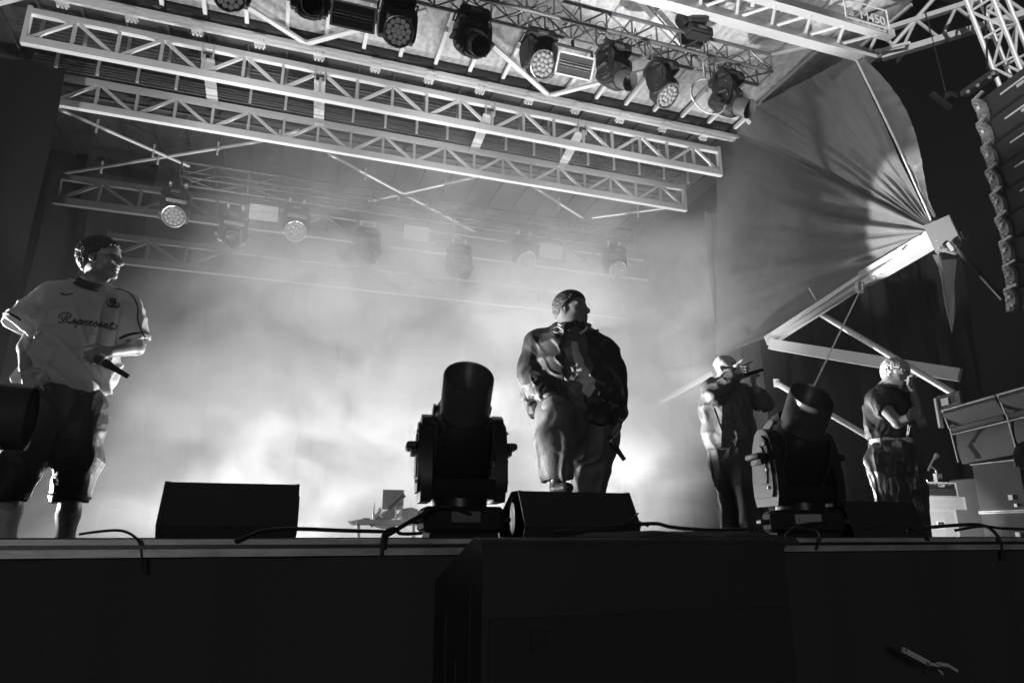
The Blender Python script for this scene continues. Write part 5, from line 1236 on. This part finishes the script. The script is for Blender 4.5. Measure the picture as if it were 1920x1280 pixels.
# ---------------------------------------------------------------- 4: the blond man
def man_four():
    p = Person(1690, 800, 7.09); J = p.J; vd, vr = p.vd, p.vr; up = Vector((0, 0, 1))
    t = thing('person', 'blond curly haired man in a black shirt holding a hand to his bowed forehead', 'person', J(1690, 1018, 0)); t.location.z = FL; org = t.location
    hc = J(1679, 703, -.05); B = basis(vr*.80-vd*.42-up*.42, up*.9+vr*.35)
    nb = J(1661, 730, .03); shl, shr = J(1642, 745, -.08), J(1690, 750, .10); ch = J(1662, 768); be = J(1668, 812); pel = J(1672, 835)
    el, wl = J(1683, 792, -.28), J(1704, 782, -.34); er, wr = J(1725, 790, .0), J(1711, 730, -.14)
    k1, a1 = J(1678, 920, -.10), J(1668, 1010, -.05); k2, a2 = J(1708, 920, .05), J(1715, 1012, .08)
    lo, hi = bounds([hc, shl, el, er, k1, a1, a2, wl, wr, J(1715, 700, -.1)], .2); lo[2] = max(lo[2], FL-.02)
    S = SDF(lo, hi, .0068)
    head(S, hc, B, 1.02)
    S.chain([hc-B[2]*.05-B[1]*.03, nb], [.06, .064], .03); S.cone(nb, shl, .06, .06, .05); S.cone(nb, shr, .06, .06, .05)
    S.cone(ch, be, .15, .14, .05, (tuple(vd), .7)); S.cone(be, pel, .14, .15, .05, (tuple(vd), .7))
    S.chain([shl, shl.lerp(el, .5), el, wl], [.06, .056, .046, .032], .02); S.chain([shr, er, wr], [.058, .045, .029], .02)
    S.chain([J(1655, 850, -.04), k1, a1], [.09, .06, .04], .03); S.chain([J(1688, 850, .05), k2, a2], [.09, .06, .04], .03)
    hand(S, wl, J(1726, 776, -.25)-wl, up+vd*.2, (.6, .8, .6), .7, 1.0)
    hand(S, wr, J(1704, 702, -.16)-wr, -vd*.8-vr*.6, (.5, .9, .8), .9, 1.05)
    skin_of(S, 'body', SKIN, t, None, org, 1)
    hair(p, hc, B, 1.02, HAIRB, t, org, .013, 50, .0045, .020, -.004, .018, curly=True)
    S = SDF(lo, hi, .0075)
    S.cone(nb-up*.05, ch, .115, .175, .05, (tuple(vd), .75)); S.cone(ch, J(1668, 818), .18, .185, .05, (tuple(vd), .78))
    S.cone(nb-up*.02, shl, .072, .08, .05); S.cone(nb-up*.02, shr, .072, .08, .05)
    s1, s2 = shl.lerp(el, .42), shr.lerp(er, .40); S.cone(shl, s1, .082, .088, .03); S.cone(shr, s2, .08, .085, .03)
    for a, b in ((shl, s1), (shr, s2)): d = (b-a).normalized(); S.cone(b+d*.05, b+d*.15, .07, .09, .004, None, 'sub')
    S.cone(nb+up*.015, nb+up*.15, .066, .09, .006, None, 'sub'); S.plane(J(1668, 823), tuple(-up-vr*.03))
    def fj(V): L = p.loc(V); return crease(L, 8, 78)*.012+ridge(L, 9, 8, 3.4, 54)*.016+ridge(L, 6, 6, 11, 56)*.010
    skin_of(S, 'black_shirt', TEE4, t, fj, org, 1)
    S = SDF(lo, hi, .008); S.cone(J(1670, 826), J(1670, 832), .175, .175, .02, (tuple(vd), .78)); S.plane(J(1670, 833), tuple(-up)); S.plane(J(1670, 821), tuple(up))
    wb_, _, _ = skin_of(S, 'waistband', CAPM, t, lambda V: .003*vn(p.loc(V)*40, 1), org, 1)
    S = SDF(lo, hi, .0072)
    S.cone(J(1670, 838), J(1674, 865), .172, .18, .04, (tuple(vd), .82))
    S.chain([J(1655, 860, -.05), J(1672, 915, -.10), J(1676, 1003, -.08)], [.14, .125, .115], .03); S.chain([J(1690, 860, .04), J(1706, 915, .05), J(1714, 1003, .07)], [.14, .125, .115], .03)
    def ft_(V): L = p.loc(V); return pleat(L, 13, 79)*.018+ridge(L, 14, 12, 1.8, 64)*.014+ridge(L, 6, 6, 8, 66)*.012
    skin_of(S, 'wide_trousers', SILK4, t, ft_, org, 1)
    q = MB()
    for k in (0, 1): q.tube([J(1700+k*2, 822, -.20)-Vector(org), J(1704+k*3, 790+k*8, -.30)-Vector(org)], .004, 5)
    q.build('drawcord', CAPM, t)
    for a in (a1, a2):
        gp = Vector((a.x, a.y, FL+.045)); S = SDF(gp-Vector((.25,)*3), gp+Vector((.25,)*3), .008); S.cone(gp, gp-vd*.10+vr*.08, .045, .04, .02); skin_of(S, 'shoe', SHOE, t, None, org, 1)
man_four()
# ================================================================ AIR
def volume_mat(name, dens, aniso, col=.96, noise=None):
    m = bpy.data.materials.new(name); m.use_nodes = True; nt = m.node_tree; n = nt.nodes; L = nt.links
    n.remove(n['Principled BSDF']); pv = n.new('ShaderNodeVolumePrincipled'); L.new(pv.outputs[0], n['Material Output'].inputs['Volume'])
    pv.inputs['Color'].default_value = (col, col, col, 1); pv.inputs['Density'].default_value = dens; pv.inputs['Anisotropy'].default_value = aniso
    if noise:
        sc_, lo, hi, sub_ = noise
        tc = n.new('ShaderNodeTexCoord'); mp = n.new('ShaderNodeMapping'); mp.inputs['Scale'].default_value = (1, 1, 1.25); L.new(tc.outputs['Object'], mp.inputs[0])
        nz = n.new('ShaderNodeTexNoise'); nz.inputs['Scale'].default_value = sc_; nz.inputs['Detail'].default_value = 5; nz.inputs['Roughness'].default_value = .6; nz.inputs['Distortion'].default_value = .6
        L.new(mp.outputs[0], nz.inputs['Vector'])
        mr = n.new('ShaderNodeMapRange'); mr.inputs['From Min'].default_value = lo; mr.inputs['From Max'].default_value = hi; mr.inputs['To Min'].default_value = sub_; L.new(nz.outputs['Fac'], mr.inputs[0])
        # thins out with height and towards the edges of the cloud
        sx = n.new('ShaderNodeSeparateXYZ'); L.new(tc.outputs['Generated'], sx.inputs[0])
        hz_ = n.new('ShaderNodeMapRange'); hz_.inputs['From Min'].default_value = .28; hz_.inputs['From Max'].default_value = 1.0; hz_.inputs['To Min'].default_value = 1; hz_.inputs['To Max'].default_value = .05; L.new(sx.outputs['Z'], hz_.inputs[0])
        xr = n.new('ShaderNodeValToRGB'); e = xr.color_ramp; e.interpolation = 'EASE'; e.elements[0].color = (0, 0, 0, 1); e.elements[0].position = .17; e.elements[1].position = .42
        for p_, c_ in ((.86, 1.), (.97, .0)): el = e.elements.new(p_); el.color = (c_, c_, c_, 1)
        m1 = n.new('ShaderNodeMath'); m1.operation = 'MULTIPLY_ADD'; m1.inputs[1].default_value = -.22; m1.inputs[2].default_value = .12; L.new(sx.outputs['Z'], m1.inputs[0])
        m2 = n.new('ShaderNodeMath'); L.new(m1.outputs[0], m2.inputs[0]); L.new(sx.outputs['X'], m2.inputs[1]); L.new(m2.outputs[0], xr.inputs[0])
        yr = n.new('ShaderNodeMapRange'); yr.inputs['From Max'].default_value = .5; L.new(sx.outputs['Y'], yr.inputs[0])
        cur = mr.outputs[0]
        for o_ in (hz_.outputs[0], xr.outputs[0], yr.outputs[0]):
            mm = n.new('ShaderNodeMath'); mm.operation = 'MULTIPLY'; L.new(cur, mm.inputs[0]); L.new(o_, mm.inputs[1]); cur = mm.outputs[0]
        mm = n.new('ShaderNodeMath'); mm.operation = 'MULTIPLY'; mm.inputs[1].default_value = dens; L.new(cur, mm.inputs[0]); L.new(mm.outputs[0], pv.inputs['Density'])
    return m
q = MB(); q.box((3, 8, 4.6), (44, 26, 12)); hzo = q.build('haze', volume_mat('thin haze', .0018, .2)); tag(hzo, 'thin even haze in the air', None, None, 'stuff')
q = MB(); q.box((1.75, 9.9, FL+3.3), (13.0, 3.9, 6.7)); smo = q.build('smoke', volume_mat('stage smoke', 1.35, .0, noise=(.62, .42, .60, .12))); tag(smo, 'bright drifting stage smoke filling the rear of the stage', None, None, 'stuff')
